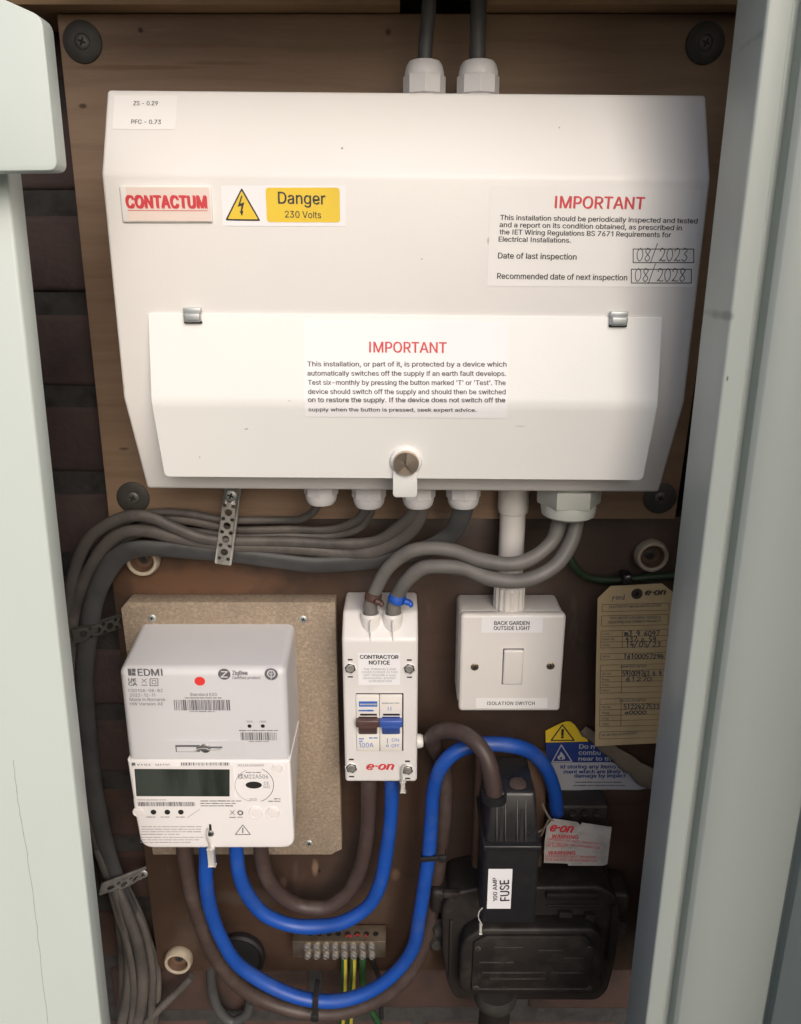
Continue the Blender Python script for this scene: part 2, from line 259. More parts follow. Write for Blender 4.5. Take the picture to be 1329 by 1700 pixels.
for ln in LETTERS.strip('\n').split('\n'):
    ch_, rest = ln[0], ln[2:].split(' ', 1)
    GLY[ch_] = [int(rest[0]) / 500, [[tuple(int(q) / 500 for q in p.split(',')) for p in c.split(' ')] for c in rest[1].split('|')], None]
def letter(cs):                                  # outer contours filled one by one, each with its own holes
    area = lambda c: sum(a[0] * b[1] - b[0] * a[1] for a, b in zip(c, c[1:] + c[:1]))
    def inside(p, c):
        r_ = False
        for a, b in zip(c, c[1:] + c[:1]):
            if (a[1] > p[1]) != (b[1] > p[1]) and p[0] < (b[0] - a[0]) * (p[1] - a[1]) / (b[1] - a[1]) + a[0]: r_ = not r_
        return r_
    big = max(cs, key=lambda c: abs(area(c))); sg = area(big) > 0; V_, F_ = [], []
    for k, c in enumerate(q for q in cs if (area(q) > 0) == sg):
        hs = [h for h in cs if (area(h) > 0) != sg and inside(h[0], c)]
        v, f = fill([[Vector(p) for p in q] for q in [c] + hs]); n0 = len(V_)
        V_ += [Vector((p.x, p.y, k * 2e-6)) for p in v]; F_ += [tuple(i + n0 for i in q) for q in f]
    return V_, F_
def glyphs(s, bold=0.0, shear=0.0, space=1.0):
    VS, FS, x = [], [], 0.0
    for ch in s:
        if ch not in GLY: x += 0.188; continue
        g = GLY[ch]
        if g[2] is None: g[2] = letter(g[1])
        for k, (dx, dy) in enumerate((((0, 0), (-bold, bold * .5), (bold, -bold * .5), (bold * .5, bold * .4), (-bold * .5, -bold * .4))[:5 if bold > .03 else 3]) if bold > .002 else ((0, 0),)):
            n0 = len(VS); VS += [Vector((v.x + x + dx + v.y * shear, v.y + dy, v.z + k * 6e-6)) for v in g[2][0]]; FS += [tuple(i + n0 for i in f) for f in g[2][1]]
        x += g[0] * space
    return VS, FS
CAPH = max(p[1] for c in GLY['H'][1] for p in c)
def put(bm, plane, vs_, fs, f, h, mi):          # f maps a 2-D point to (u, v)
    ve = []; flat = all(abs(v.z) < 5e-5 for v in vs_)
    for v in vs_:
        a = f(v.x, v.y); ve.append(bm.verts.new(plane.pt(a[0], a[1], h + v.z)))
    for q in fs:
        try: fc = bm.faces.new([ve[i] for i in q]); fc.material_index = mi
        except ValueError: continue
        fc.normal_update()
        if flat and fc.normal.dot(plane.N) < 0: fc.normal_flip()
H1, H2, H3 = 0.0002, 0.00035, 0.0005
class Art:
    """printed things on one plane, laid out from the photograph's measures but straight and true on the plane"""
    def __init__(s, plane, bm=None): s.p = plane; s.bm = bm or B()
    def text(s, body, a, b, cap, mi, bold=0.012, shear=0, h=H2, space=1.0):
        vs_, fs = glyphs(body, bold, shear, space)
        if not vs_: return s
        x0 = min(v.x for v in vs_); x1 = max(v.x for v in vs_)
        A = s.p.uv(*a); C = s.p.uv(*b); e = C - A; L = e.length; e = e / L; n = Vector((-e.y, e.x))
        m = Vector((b[0] - a[0], b[1] - a[1])).normalized(); up = (a[0] + m.y * cap, a[1] - m.x * cap)
        ch = abs((s.p.uv(*up) - A).dot(n)); kx = L / (x1 - x0); ky = ch / CAPH
        put(s.bm, s.p, vs_, fs, lambda x, y: A + e * ((x - x0) * kx) + n * (y * ky), h, mi); return s
    def poly(s, pxs, mi, h=H1, holes=(), r=0, thick=0):
        pts = [s.p.uv(*q) for q in pxs]
        if r: pts = roundpoly(pts, r)
        hs = [[s.p.uv(*q) for q in ho] for ho in holes]
        vs_, fs = fill([pts] + hs, thick / 2)
        put(s.bm, s.p, vs_, fs, lambda x, y: (x, y), h, mi); return s
    def rect(s, x0, y0, x1, y1, mi, h=H1, r=0, thick=0, holes=()): # an upright rectangle in true measure
        a = s.p.uv(x0, y0); b = s.p.uv(x1, y0); c = s.p.uv((x0 + x1) / 2, y1)
        pts = [Vector((a.x, a.y)), Vector((b.x, b.y)), Vector((b.x, c.y)), Vector((a.x, c.y))]
        if r: pts = roundpoly(pts, r)
        hs = [[s.p.uv(*q) for q in ho] for ho in holes]
        vs_, fs = fill([pts] + hs, thick / 2)
        put(s.bm, s.p, vs_, fs, lambda x, y: (x, y), h, mi); return s
    def frame(s, x0, y0, x1, y1, wpx, mi, h=H2):
        s.line([(x0, y0), (x1, y0)], wpx, mi, h); s.line([(x0, y1), (x1, y1)], wpx, mi, h)
        s.line([(x0, y0), (x0, y1)], wpx, mi, h + 2e-5); s.line([(x1, y0), (x1, y1)], wpx, mi, h + 2e-5); return s
    def line(s, pxs, wpx, mi, h=H2):
        for a, b in zip(pxs, pxs[1:]):
            A = s.p.uv(*a); C = s.p.uv(*b); e = C - A
            if e.length < 1e-7: continue
            wm = wpx * S(a[1], s.p.pt(A.x, A.y).y) / 2
            n = Vector((-e.y, e.x)).normalized() * wm; t = e.normalized() * wm * 0.6
            q = [A + n - t, A - n - t, C - n + t, C + n + t]
            f = s.bm.faces.new([s.bm.verts.new(s.p.pt(k.x, k.y, h)) for k in q]); f.material_index = mi; h += 1e-6
        return s
    def disc(s, x, y, r, mi, h=H2, inner=0, n=28, ry=None):
        c = s.p.uv(x, y); rm = r * S(y, s.p.pt(c.x, c.y).y); q = (ry or r) / r
        ring = [c + Vector((math.cos(t), math.sin(t) * q)) * rm for t in (i * 2 * math.pi / n for i in range(n))]
        sp = [ring]
        if inner: sp.append([c + (k - c) * inner for k in ring])
        vs_, fs = fill(sp); put(s.bm, s.p, vs_, fs, lambda x, y: (x, y), h, mi); return s
    def bars(s, x0, y0, x1, y1, mi, h=H2, n=34, seed=1):
        rnd = random.Random(seed); x = x0; st = (x1 - x0) / n
        while x < x1 - st * 0.4:
            w_ = st * rnd.choice((0.25, 0.25, 0.45, 0.75)); s.rect(x, y0, min(x + w_, x1), y1, mi, h); x += w_ + st * rnd.choice((0.25, 0.4, 0.6))
        return s
    def words(s, x0, x1, y, cap, mi, h=H2, seed=1, y2=None):  # print too small to read: a broken row of marks
        rnd = random.Random(seed); x = x0; y2 = y if y2 is None else y2
        while x < x1 - 2:
            L = min(rnd.uniform(4, 13), x1 - x); yy = y + (y2 - y) * (x - x0) / (x1 - x0)
            s.line([(x, yy - cap / 2), (x + L, yy - cap / 2 + (y2 - y) * L / (x1 - x0))], cap * rnd.uniform(0.55, 0.8), mi, h); x += L + rnd.uniform(1.5, 2.6)
        return s
    def strokes(s, glyph, x, y, w_, hh, mi, wpx=0.9, slant=0.12):
        for st in PEN[glyph]:
            pts = [Vector((a, b, 0)) for a, b in st]
            if len(pts) > 2: pts = spline(pts, 4)
            s.line([(x + (p.x + p.y * slant) * w_, y - p.y * hh) for p in pts], wpx, mi, H3)
        return s
PEN = {'0': [[(.5, 1), (.12, .75), (.1, .3), (.45, 0), (.85, .3), (.85, .75), (.5, 1)]],
       '8': [[(.8, .85), (.45, 1), (.2, .75), (.5, .52), (.85, .25), (.5, 0), (.15, .2), (.5, .5), (.85, .8), (.75, .95)]],
       '/': [[(-.1, -.15), (.75, 1.35)]],
       '2': [[(.12, .75), (.4, 1), (.8, .8), (.55, .35), (.1, .05), (.35, .1), (.6, .02), (.95, .08)]],
       '3': [[(.15, .9), (.5, 1), (.8, .8), (.45, .55), (.85, .3), (.5, 0), (.1, .12)]],
       '1': [[(.3, .8), (.5, 1), (.5, 0)]], '4': [[(.45, 1), (.1, .4), (.9, .4)], [(.65, .7), (.6, -.05)]],
       '7': [[(.1, 1), (.9, 1), (.4, 0)]], '9': [[(.8, .9), (.35, 1), (.15, .65), (.5, .45), (.85, .8), (.7, 0)]],
       '5': [[(.85, 1), (.25, 1), (.2, .55), (.75, .5), (.7, .05), (.15, .05)]], '6': [[(.75, 1), (.2, .5), (.3, 0), (.8, .2), (.6, .5), (.2, .35)]],
       'm': [[(.05, .7), (.1, 0), (.25, .6), (.45, .6), (.5, 0), (.65, .6), (.9, .5), (.95, 0)]], 'p': [[(.2, .6), (.05, -.5)], [(.15, .45), (.5, .7), (.7, .4), (.2, .15)]],
       'n': [[(.1, .65), (.1, 0), (.4, .6), (.75, .5), (.8, 0)]], 'e': [[(.15, .3), (.75, .4), (.5, .7), (.15, .4), (.35, 0), (.8, .12)]],
       'd': [[(.7, .6), (.3, .6), (.15, .2), (.5, 0), (.75, .4), (.85, 1.1), (.8, 0)]], 'o': [[(.5, .65), (.15, .35), (.45, 0), (.85, .3), (.5, .65)]],
       's': [[(.75, .6), (.3, .6), (.35, .35), (.7, .25), (.5, 0), (.15, .05)]], ' ': []}
def hand(art, body, x0, x1, y, hh, mi, wpx=0.9):
    w_ = (x1 - x0) / len(body)
    for i, ch in enumerate(body): art.strokes(ch, x0 + i * w_, y, w_ * 0.92, hh, mi, wpx)
def roundpoly(pts, r, k=5):
    out = []; n = len(pts)
    for i in range(n):
        p = pts[i]; a = (pts[i - 1] - p); b = (pts[(i + 1) % n] - p); ra = min(r, a.length * .45, b.length * .45)
        a = p + a.normalized() * ra; b = p + b.normalized() * ra
        for j in range(k + 1):
            t = j / k; out.append(a * (1 - t) ** 2 + p * 2 * t * (1 - t) + b * t * t)
    return out

# ------------------------------------------------------------------ materials
def mat(name, col, rough=0.5, metal=0.0, var=0.12, vscale=30, bump=0.0, bscale=200, col2=None, stretch=None, spec=0.5, coat=0, trans=0, detail=6, c2pos=(0.45, 0.7), rvar=0.0):
    m = bpy.data.materials.new(name); m.use_nodes = True; n = m.node_tree.nodes; l = m.node_tree.links
    b = n['Principled BSDF']; b.inputs['Roughness'].default_value = rough; b.inputs['Metallic'].default_value = metal
    b.inputs['Specular IOR Level'].default_value = spec; b.inputs['Coat Weight'].default_value = coat; b.inputs['Transmission Weight'].default_value = trans
    tc = n.new('ShaderNodeTexCoord'); mp = n.new('ShaderNodeMapping'); l.new(tc.outputs['Object'], mp.inputs[0])
    if stretch: mp.inputs['Scale'].default_value = stretch
    c = Vector(col); d = Vector(col2) if col2 else c * (1 - var)
    nz = n.new('ShaderNodeTexNoise'); nz.inputs['Scale'].default_value = vscale; nz.inputs['Detail'].default_value = detail
    l.new(mp.outputs[0], nz.inputs[0])
    rp = n.new('ShaderNodeValToRGB'); e = rp.color_ramp.elements
    e[0].position, e[1].position = c2pos; e[0].color = (*c, 1); e[1].color = (*d, 1)
    l.new(nz.outputs[0], rp.inputs[0]); l.new(rp.outputs[0], b.inputs['Base Color'])
    if rvar:
        mr = n.new('ShaderNodeMapRange'); mr.inputs[1].default_value = .3; mr.inputs[2].default_value = .7
        mr.inputs[3].default_value = rough - rvar; mr.inputs[4].default_value = rough + rvar
        l.new(nz.outputs[0], mr.inputs[0]); l.new(mr.outputs[0], b.inputs['Roughness'])
    if bump:
        n2 = n.new('ShaderNodeTexNoise'); n2.inputs['Scale'].default_value = bscale; n2.inputs['Detail'].default_value = 4; l.new(mp.outputs[0], n2.inputs[0])
        bp = n.new('ShaderNodeBump'); bp.inputs['Strength'].default_value = bump; bp.inputs['Distance'].default_value = 0.001
        l.new(n2.outputs[0], bp.inputs['Height']); l.new(bp.outputs[0], b.inputs['Normal'])
    m['rp'] = rp.name; m['mp'] = mp.name
    return m
def overlay(m, col, scale, pos, stretch=None, fac=1.0, kind='noise'):   # a second pattern over the first: dust, specks, grain lines
    n = m.node_tree.nodes; l = m.node_tree.links; b = n['Principled BSDF']; src = b.inputs['Base Color'].links[0].from_socket
    tc = n.new('ShaderNodeTexCoord'); mp = n.new('ShaderNodeMapping'); l.new(tc.outputs['Object'], mp.inputs[0])
    if stretch: mp.inputs['Scale'].default_value = stretch
    if kind == 'noise':
        t = n.new('ShaderNodeTexNoise'); t.inputs['Scale'].default_value = scale; t.inputs['Detail'].default_value = 8; t.inputs['Roughness'].default_value = .65; out = t.outputs[0]
    elif kind == 'wave':
        t = n.new('ShaderNodeTexWave'); t.bands_direction = 'Z'; t.inputs['Scale'].default_value = scale; t.inputs['Distortion'].default_value = 9; t.inputs['Detail'].default_value = 3
        t.inputs['Detail Scale'].default_value = 1.2; out = t.outputs[1]
    else:
        t = n.new('ShaderNodeTexVoronoi'); t.inputs['Scale'].default_value = scale; out = t.outputs['Color'] if kind == 'cells' else t.outputs[0]
    l.new(mp.outputs[0], t.inputs[0])
    mr = n.new('ShaderNodeMapRange'); mr.inputs[1].default_value, mr.inputs[2].default_value = pos; mr.inputs[4].default_value = fac
    l.new(out, mr.inputs[0])
    mx = n.new('ShaderNodeMix'); mx.data_type = 'RGBA'; l.new(mr.outputs[0], mx.inputs[0]); l.new(src, mx.inputs[6]); mx.inputs[7].default_value = (*col, 1)
    l.new(mx.outputs[2], b.inputs['Base Color']); return m
def spots(m, pts, col):                          # marks with a place of their own: knots, nail holes, chips, a dent's painted shade (object space)
    n = m.node_tree.nodes; l = m.node_tree.links; b = n['Principled BSDF']
    tc = n.new('ShaderNodeTexCoord'); nz = n.new('ShaderNodeTexNoise'); nz.inputs['Scale'].default_value = 60
    l.new(tc.outputs['Object'], nz.inputs[0])
    for (p, sx, sz, col_) in pts:
        src = b.inputs['Base Color'].links[0].from_socket
        mp = n.new('ShaderNodeMapping'); mp.vector_type = 'POINT'; l.new(tc.outputs['Object'], mp.inputs[0])
        mp.inputs['Scale'].default_value = (1 / sx, 1 / 0.05, 1 / sz); mp.inputs['Location'].default_value = (-p[0] / sx, -p[1] / .05, -p[2] / sz)
        ln = n.new('ShaderNodeVectorMath'); ln.operation = 'LENGTH'; l.new(mp.outputs[0], ln.inputs[0])
        ad = n.new('ShaderNodeMath'); ad.operation = 'MULTIPLY_ADD'; l.new(nz.outputs[0], ad.inputs[0]); ad.inputs[1].default_value = 1.2; l.new(ln.outputs['Value'], ad.inputs[2])
        mr = n.new('ShaderNodeMapRange'); mr.inputs[1].default_value = 1.7; mr.inputs[2].default_value = 1.1; mr.inputs[4].default_value = .9; l.new(ad.outputs[0], mr.inputs[0])
        mx = n.new('ShaderNodeMix'); mx.data_type = 'RGBA'; l.new(mr.outputs[0], mx.inputs[0]); l.new(src, mx.inputs[6]); mx.inputs[7].default_value = (*col_, 1)
        l.new(mx.outputs[2], b.inputs['Base Color'])
    return m

M = {}
M['cu'] = mat('white powder coat', (.80, .782, .765), .42, var=.035, vscale=9, bump=.06, bscale=900)
M['lid'] = mat('white lid coat', (.80, .80, .785), .40, var=.03, vscale=9, bump=.06, bscale=900)
M['plastic'] = mat('white plastic', (.76, .74, .73), .35, var=.05, vscale=20)
overlay(M['cu'], (.62, .59, .56), 60, (.68, .88), stretch=(.5, 1, 1), fac=.35)
overlay(M['lid'], (.64, .62, .59), 50, (.68, .88), stretch=(.6, 1, 1), fac=.3)
overlay(M['plastic'], (.45, .42, .39), 45, (.62, .85), fac=.35)
M['hub'] = mat('pale grey plastic', (.62, .62, .65), .38, var=.04, vscale=14, bump=.03, bscale=1500)
M['meter'] = mat('white meter plastic', (.80, .78, .79), .35, var=.03, vscale=14)
M['switchw'] = mat('white switch plastic', (.74, .71, .68), .3, var=.05, vscale=16)
overlay(M['switchw'], (.4, .36, .33), 60, (.66, .9), fac=.4)
M['gland'] = mat('white nylon', (.74, .73, .74), .4, var=.06, vscale=60)
M['glandg'] = mat('grey nylon', (.55, .57, .53), .4, var=.06, vscale=60)
M['paper'] = mat('label paper', (.84, .835, .86), .5, var=.02)
M['shadepaper'] = mat('dusty shaded paper', (.50, .475, .45), .7, var=.3, vscale=70)  # dusty paper, darkened further to carry the shade of the lower right
M['inkg'] = mat('dark grey print', (.09, .09, .10), .5, var=.1)
M['badge'] = mat('badge backing', (.78, .66, .60), .35, var=.05)
M['clearlab'] = mat('label film', (.82, .805, .795), .35, var=.02)
M['red'] = mat('red print', (.62, .045, .06), .5, var=.12, vscale=300)
M['black'] = mat('black print', (.025, .025, .03), .5, var=.1)
M['greyp'] = mat('grey print', (.13, .13, .145), .5, var=.1)
M['lgrey'] = mat('pale grey print', (.32, .32, .34), .5, var=.1)
M['bluep'] = mat('blue print', (.03, .14, .55), .5, var=.1)
M['yellow'] = mat('yellow print', (.80, .56, .035), .45, var=.06, vscale=80)
M['reddot'] = mat('red dot', (.75, .05, .05), .4, var=.06)
M['ply'] = mat('plywood', (.285, .195, .130), .6, var=.0, vscale=5, col2=(.205, .132, .088), stretch=(1, 1, 5), c2pos=(.35, .68), bump=.15, bscale=120)
overlay(M['ply'], (.14, .085, .055), 9, (.80, .99), stretch=(.35, 1, 1.7), fac=.22, kind='wave')
overlay(M['ply'], (.34, .245, .17), 260, (.5, .75), stretch=(.06, 1, 1), fac=.35)
M['plyedge'] = mat('plywood edge', (.34, .22, .13), .7, var=.4, vscale=500, stretch=(.1, 1, 1))
M['brown'] = mat('brown painted board', (.074, .044, .031), .42, col2=(.042, .028, .022), vscale=7, c2pos=(.38, .68), bump=.12, bscale=150, rvar=.12)
overlay(M['brown'], (.115, .09, .072), 13, (.50, .82), fac=.5)
overlay(M['brown'], (.022, .015, .012), 70, (.52, .72), stretch=(.12, 1, 1), fac=.45)
overlay(M['brown'], (.14, .105, .08), 55, (.58, .74), stretch=(1, 1, .25), fac=.45)
overlay(M['brown'], (.22, .17, .13), 900, (.68, .80), fac=.6)
M['chip'] = mat('chipboard', (.33, .265, .20), .75, col2=(.235, .18, .13), vscale=330, c2pos=(.25, .78), bump=.3, bscale=700)
overlay(M['chip'], (.44, .36, .27), 480, (.55, .9), fac=.6, kind='cells')
overlay(M['chip'], (.17, .125, .09), 620, (.62, .95), stretch=(1, 1, 1.9), fac=.5, kind='cells')
overlay(M['chip'], (.12, .08, .055), 600, (.62, .72), fac=.6)
overlay(M['chip'], (.17, .14, .115), 17, (.48, .78), stretch=(1.5, 1, .6), fac=.6)
M['brick'] = mat('dark brick', (.066, .045, .043), .9, col2=(.038, .029, .030), vscale=22, bump=1.0, bscale=160)
overlay(M['brick'], (.10, .048, .034), 7, (.55, .8), fac=.6)
M['brickr'] = mat('red brick', (.058, .032, .026), .9, col2=(.032, .022, .019), vscale=25, bump=.6, bscale=180)
M['mortar'] = mat('dark mortar', (.040, .038, .037), .95, var=.5, vscale=70, bump=.9, bscale=220)
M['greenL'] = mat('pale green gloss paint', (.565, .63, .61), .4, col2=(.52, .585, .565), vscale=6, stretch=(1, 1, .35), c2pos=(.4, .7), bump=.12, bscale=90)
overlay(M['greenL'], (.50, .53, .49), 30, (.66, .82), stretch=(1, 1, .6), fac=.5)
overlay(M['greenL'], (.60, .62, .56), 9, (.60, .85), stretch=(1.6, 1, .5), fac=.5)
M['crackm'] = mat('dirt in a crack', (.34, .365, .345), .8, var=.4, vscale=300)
M['greenshade'] = mat('shaded green gloss paint', (.43, .475, .45), .38, col2=(.39, .43, .41), vscale=6, stretch=(1, 1, .3), c2pos=(.4, .7), bump=.1, bscale=90)  # the left frame's green, darkened for the shade on the right
overlay(M['greenshade'], (.37, .37, .32), 8, (.58, .82), stretch=(1.6, 1, .5), fac=.5)
M['pine'] = mat('raw pine batten', (.42, .28, .16), .7, var=.35, vscale=30, stretch=(.15, 1, 1))
M['oak'] = mat('dark timber block', (.13, .075, .045), .7, col2=(.08, .045, .03), vscale=14, stretch=(3, 1, .4), bump=.2)
overlay(M['oak'], (.24, .19, .15), 30, (.6, .85), fac=.5)
M['steel'] = mat('dull galvanised steel', (.40, .39, .37), .42, metal=.5, var=.35, vscale=120, bump=.05)
M['zinc'] = mat('zinc clip', (.50, .53, .54), .48, metal=.7, var=.15, vscale=80)
M['washer'] = mat('weathered washer', (.055, .052, .047), .55, metal=.25, var=.3, vscale=90, bump=.05)
M['wscrew'] = mat('dull screw head', (.13, .125, .12), .5, metal=.5, var=.3, vscale=200)
M['screw'] = mat('screw head', (.32, .32, .32), .4, metal=.85, var=.25, vscale=200)
M['dark'] = mat('dark recess', (.012, .011, .011), .8, var=.2)
M['chrome'] = mat('chrome knob', (.62, .52, .42), .32, metal=.75, var=.1)
M['brass'] = mat('dull brass bar', (.34, .28, .21), .36, metal=.85, var=.3, vscale=90)
M['cgrey'] = mat('grey cable sheath', (.098, .088, .082), .55, col2=(.062, .057, .054), vscale=40, bump=.06, bscale=300)
overlay(M['cgrey'], (.21, .18, .16), 26, (.48, .78), fac=.6)
overlay(M['cgrey'], (.25, .22, .2), 500, (.68, .8), fac=.4)
M['cgreyd'] = mat('dark grey cable sheath', (.066, .066, .067), .5, col2=(.044, .045, .048), vscale=40)
overlay(M['cgreyd'], (.20, .185, .165), 22, (.58, .88), fac=.5)
M['ctail'] = mat('mid grey cable sheath', (.16, .152, .142), .5, col2=(.115, .11, .105), vscale=35)
overlay(M['ctail'], (.27, .25, .22), 30, (.55, .85), fac=.5)
M['cblue'] = mat('blue sheath', (.012, .075, .38), .42, col2=(.011, .06, .30), vscale=25, bump=.03)
overlay(M['cblue'], (.10, .14, .30), 30, (.50, .8), fac=.5)
overlay(M['cblue'], (.16, .19, .30), 420, (.66, .8), fac=.45)
M['cbrown'] = mat('brown sheath', (.060, .040, .036), .5, col2=(.042, .028, .026), vscale=30)
overlay(M['cbrown'], (.17, .13, .115), 30, (.48, .78), fac=.55)
overlay(M['cbrown'], (.22, .18, .16), 420, (.66, .8), fac=.45)
M['cgreen'] = mat('green sheath', (.022, .070, .026), .45, var=.25, vscale=60)
M['cgreend'] = mat('dull green sheath', (.024, .046, .022), .5, var=.3, vscale=40)  # darker and duller than the other green wires
M['gy'] = mat('green and yellow sheath', (.42, .36, .05), .45, var=.2, vscale=60)
M['blackr'] = mat('black rubber', (.018, .018, .02), .5, var=.4, vscale=60, bump=.05)
overlay(M['blackr'], (.06, .055, .05), 30, (.55, .85), fac=.5)
M['bake'] = mat('black moulded carrier', (.020, .020, .022), .35, var=.3, vscale=50, bump=.05, rvar=.1)
overlay(M['bake'], (.075, .07, .065), 55, (.58, .8), fac=.55)
M['iron'] = mat('dusty dark brown casing', (.020, .016, .014), .55, col2=(.012, .010, .010), vscale=30, bump=.7, bscale=110)
overlay(M['iron'], (.070, .056, .046), 34, (.50, .78), fac=.75)
overlay(M['iron'], (.10, .085, .07), 420, (.66, .8), fac=.5)
M['dusty'] = mat('dusty moulded edge', (.055, .048, .042), .7, var=.5, vscale=200)
M['cream'] = mat('cream ceramic', (.46, .40, .31), .4, col2=(.30, .25, .19), vscale=60)
overlay(M['cream'], (.12, .10, .08), 90, (.58, .78), fac=.6)
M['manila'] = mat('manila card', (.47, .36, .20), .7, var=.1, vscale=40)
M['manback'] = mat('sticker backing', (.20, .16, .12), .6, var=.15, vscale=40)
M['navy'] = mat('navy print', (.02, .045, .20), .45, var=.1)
M['wprint'] = mat('white print', (.40, .405, .425), .5, var=.05)  # white dimmed so the sticker's colour holds the corner's shade
M['lcd'] = mat('lcd glass', (.050, .062, .054), .10, var=.6, vscale=22, stretch=(3, 1, .4), coat=.3)
M['tape'] = mat('blue tape', (.02, .10, .50), .4, var=.3, vscale=150)
M['tapeb'] = mat('brown tape', (.085, .045, .036), .5, var=.3, vscale=150)
M['seal'] = mat('clear plastic seal', (.72, .70, .66), .2, var=.1, trans=.35)
M['btn'] = mat('pinkish white button', (.80, .76, .76), .3, var=.03)
M['togb'] = mat('brown toggle', (.10, .055, .05), .35, var=.15)
M['togu'] = mat('blue toggle', (.05, .11, .42), .35, var=.15)
M['modw'] = mat('module white plastic', (.78, .75, .71), .32, var=.03)

# ------------------------------------------------------------------ the setting: brick wall, boards, door frame
ZB = 0.03                                         # face of the brick wall
wb = B(); rnd = random.Random(3)
z0 = P(0, 340, ZB).z
for c in range(-14, 7):
    zc = z0 + c * 0.0755; off = (c % 2) * 0.1125 + 0.02
    for k in range(-4, 5):
        x = off + k * 0.225; j = rnd.uniform(-.002, .002)
        if abs(x) > .75: continue
        box(wb, (x + .006, ZB + j, zc + .010), (x + .219, ZB + .1, zc + .0755 - .007 + rnd.uniform(-.001, .001)), 2 if zc < -.50 and rnd.random() < .8 else 0 , .006, 3, rot=Matrix.Rotation(rnd.uniform(-.012, .012), 3, 'Y'))
box(wb, (-.8, ZB + .0035, z0 - 1.1), (.85, ZB + .09, z0 + .56), 1)
brick_wall = obj('brick_wall', wb, [M['brick'], M['mortar'], M['brickr']], None, (0, ZB, z0 - 1.1))
tag(brick_wall, 'dark brick wall behind the boards, its mortar courses showing at the left', 'wall')

# plywood board
YU = -0.018
a = P(93, 22, YU); c = P(180, 862, YU); d = P(1121, 862, YU); xr = d.x
ply_root = thing('plywood_board', ((a.x + c.x) / 2, 0, c.z), 'brown plywood backboard behind the white consumer unit, a washer screwed in each corner', 'board')
bm = prism(B(), [(a.x, YU, a.z), (c.x, YU, c.z), (d.x, YU, c.z), (d.x + .012, YU, a.z)], (0, .016, 0), 0, .0012, 2)
o = obj('panel', bm, M['ply'], ply_root)
def loc_of(root, px, py, Y): return P(px, py, Y) - WL[root]
spots(M['ply'], [(loc_of(ply_root, x, y, YU), sx, sz, c_) for x, y, sx, sz, c_ in (
    (233, 50, .0022, .0022, (.03, .018, .012)), (137, 176, .0032, .0018, (.05, .03, .02)), (644, 53, .003, .003, (.06, .03, .018)),
    (205, 745, .005, .0015, (.10, .06, .04)), (640, 18, .02, .0015, (.04, .025, .02)), (300, 75, .05, .002, (.19, .11, .065)), (240, 112, .06, .0016, (.20, .115, .07)), (360, 105, .03, .0016, (.19, .11, .065)))], None)
def phillips(bm, O, r, mi_head, mi_dark, axis=(0, -1, 0), rot=0.4, dome=.25):
    O = Vector(O); axis = Vector(axis).normalized()
    lathe(bm, [(r, -.0004), (r, r * dome * .3), (r * .8, r * dome * .8), (r * .45, r * dome), (0, r * dome * 1.02)], O, axis, 20, mi_head)
    x = axis.orthogonal().normalized(); z = axis.cross(x)
    for k in range(2):
        t = rot + k * math.pi / 2; u = x * math.cos(t) + z * math.sin(t); v = axis.cross(u)
        h = axis * (r * dome * (1.0 + .06 * k) + .00012)
        q = [O + h + u * s * r * .55 + v * e * r * .13 for s, e in ((-1, -1), (1, -1), (1, 1), (-1, 1))]
        f = bm.faces.new([bm.verts.new(p) for p in q]); f.material_index = mi_dark
        f.normal_update()
        if f.normal.dot(axis) < 0: f.normal_flip()
    return bm
w0 = None
for px, py in ((137, 70), (1170, 72), (221, 826), (1095, 826)):
    p = P(px, py, YU)
    if w0 is None:
        bm = lathe(B(), [(.0131, 0), (.0131, .0012), (.0127, .0015), (.0052, .0015), (.0046, .0009), (0, .0008)], (0, 0, 0), (0, -1, 0), 36)
        w0 = obj('washer', bm, M['washer'], ply_root, p, local=True)
        obj('screw', phillips(B(), (0, -.0009, 0), .0048, 0, 1), [M['wscrew'], M['dark']], w0, p, local=True)
    else: copy_of(w0, ply_root, p)

# brown lower board
a = P(200, 945, 0); c = P(248, 1612, 0)
low_root = thing('brown_board', (0, 0, c.z), 'dark brown painted backboard at the bottom carrying the meter, switches and fuse', 'board')
xl = (a.x + c.x) / 2
pts = roundpoly([Vector((xl, .0, c.z)), Vector((.30, 0, c.z)), Vector((.30, 0, -.1985)), Vector((xl, 0, -.1985))], .012)
bm = prism(B(), [p + Vector((0, 0, 0)) for p in pts], (0, .018, 0), 0, .0012, 2)
spots(M['brown'], [(loc_of(low_root, x, y, 0), sx, sz, c_) for x, y, sx, sz, c_ in (
    (523, 1442, .004, .010, (.22, .15, .10)), (470, 1466, .004, .008, (.16, .10, .07)), (656, 1452, .005, .008, (.14, .09, .06)), (530, 1446, .002, .004, (.02, .012, .01)),
    (330, 965, .08, .02, (.14, .075, .045)), (420, 1490, .05, .012, (.10, .07, .055)), (650, 1075, .02, .05, (.10, .085, .075)))], None)
obj('panel', bm, M['brown'], low_root)
s0 = None
for px, py in ((240, 926), (1078, 919), (298, 1588)):
    p = P(px, py, 0)
    if s0 is None:
        bm = lathe(B(), [(.0135, 0), (.0142, .003), (.0138, .007), (.0125, .0095), (.0108, .0098), (.0098, .0085), (.0088, .005), (.0078, .002), (0, .0016)], (0, 0, 0), (0, -1, 0), 36)
        for f in bm.faces:
            if max(v.co.xz.length for v in f.verts) < .0100: f.material_index = 1
        s0 = obj('fixing_cup', bm, [M['cream'], M['oak']], low_root, p, local=True)
        obj('screw', phillips(B(), (0, -.0022, 0), .0042, 0, 1), [M['washer'], M['dark']], s0, p, local=True)
    else: copy_of(s0, low_root, p)

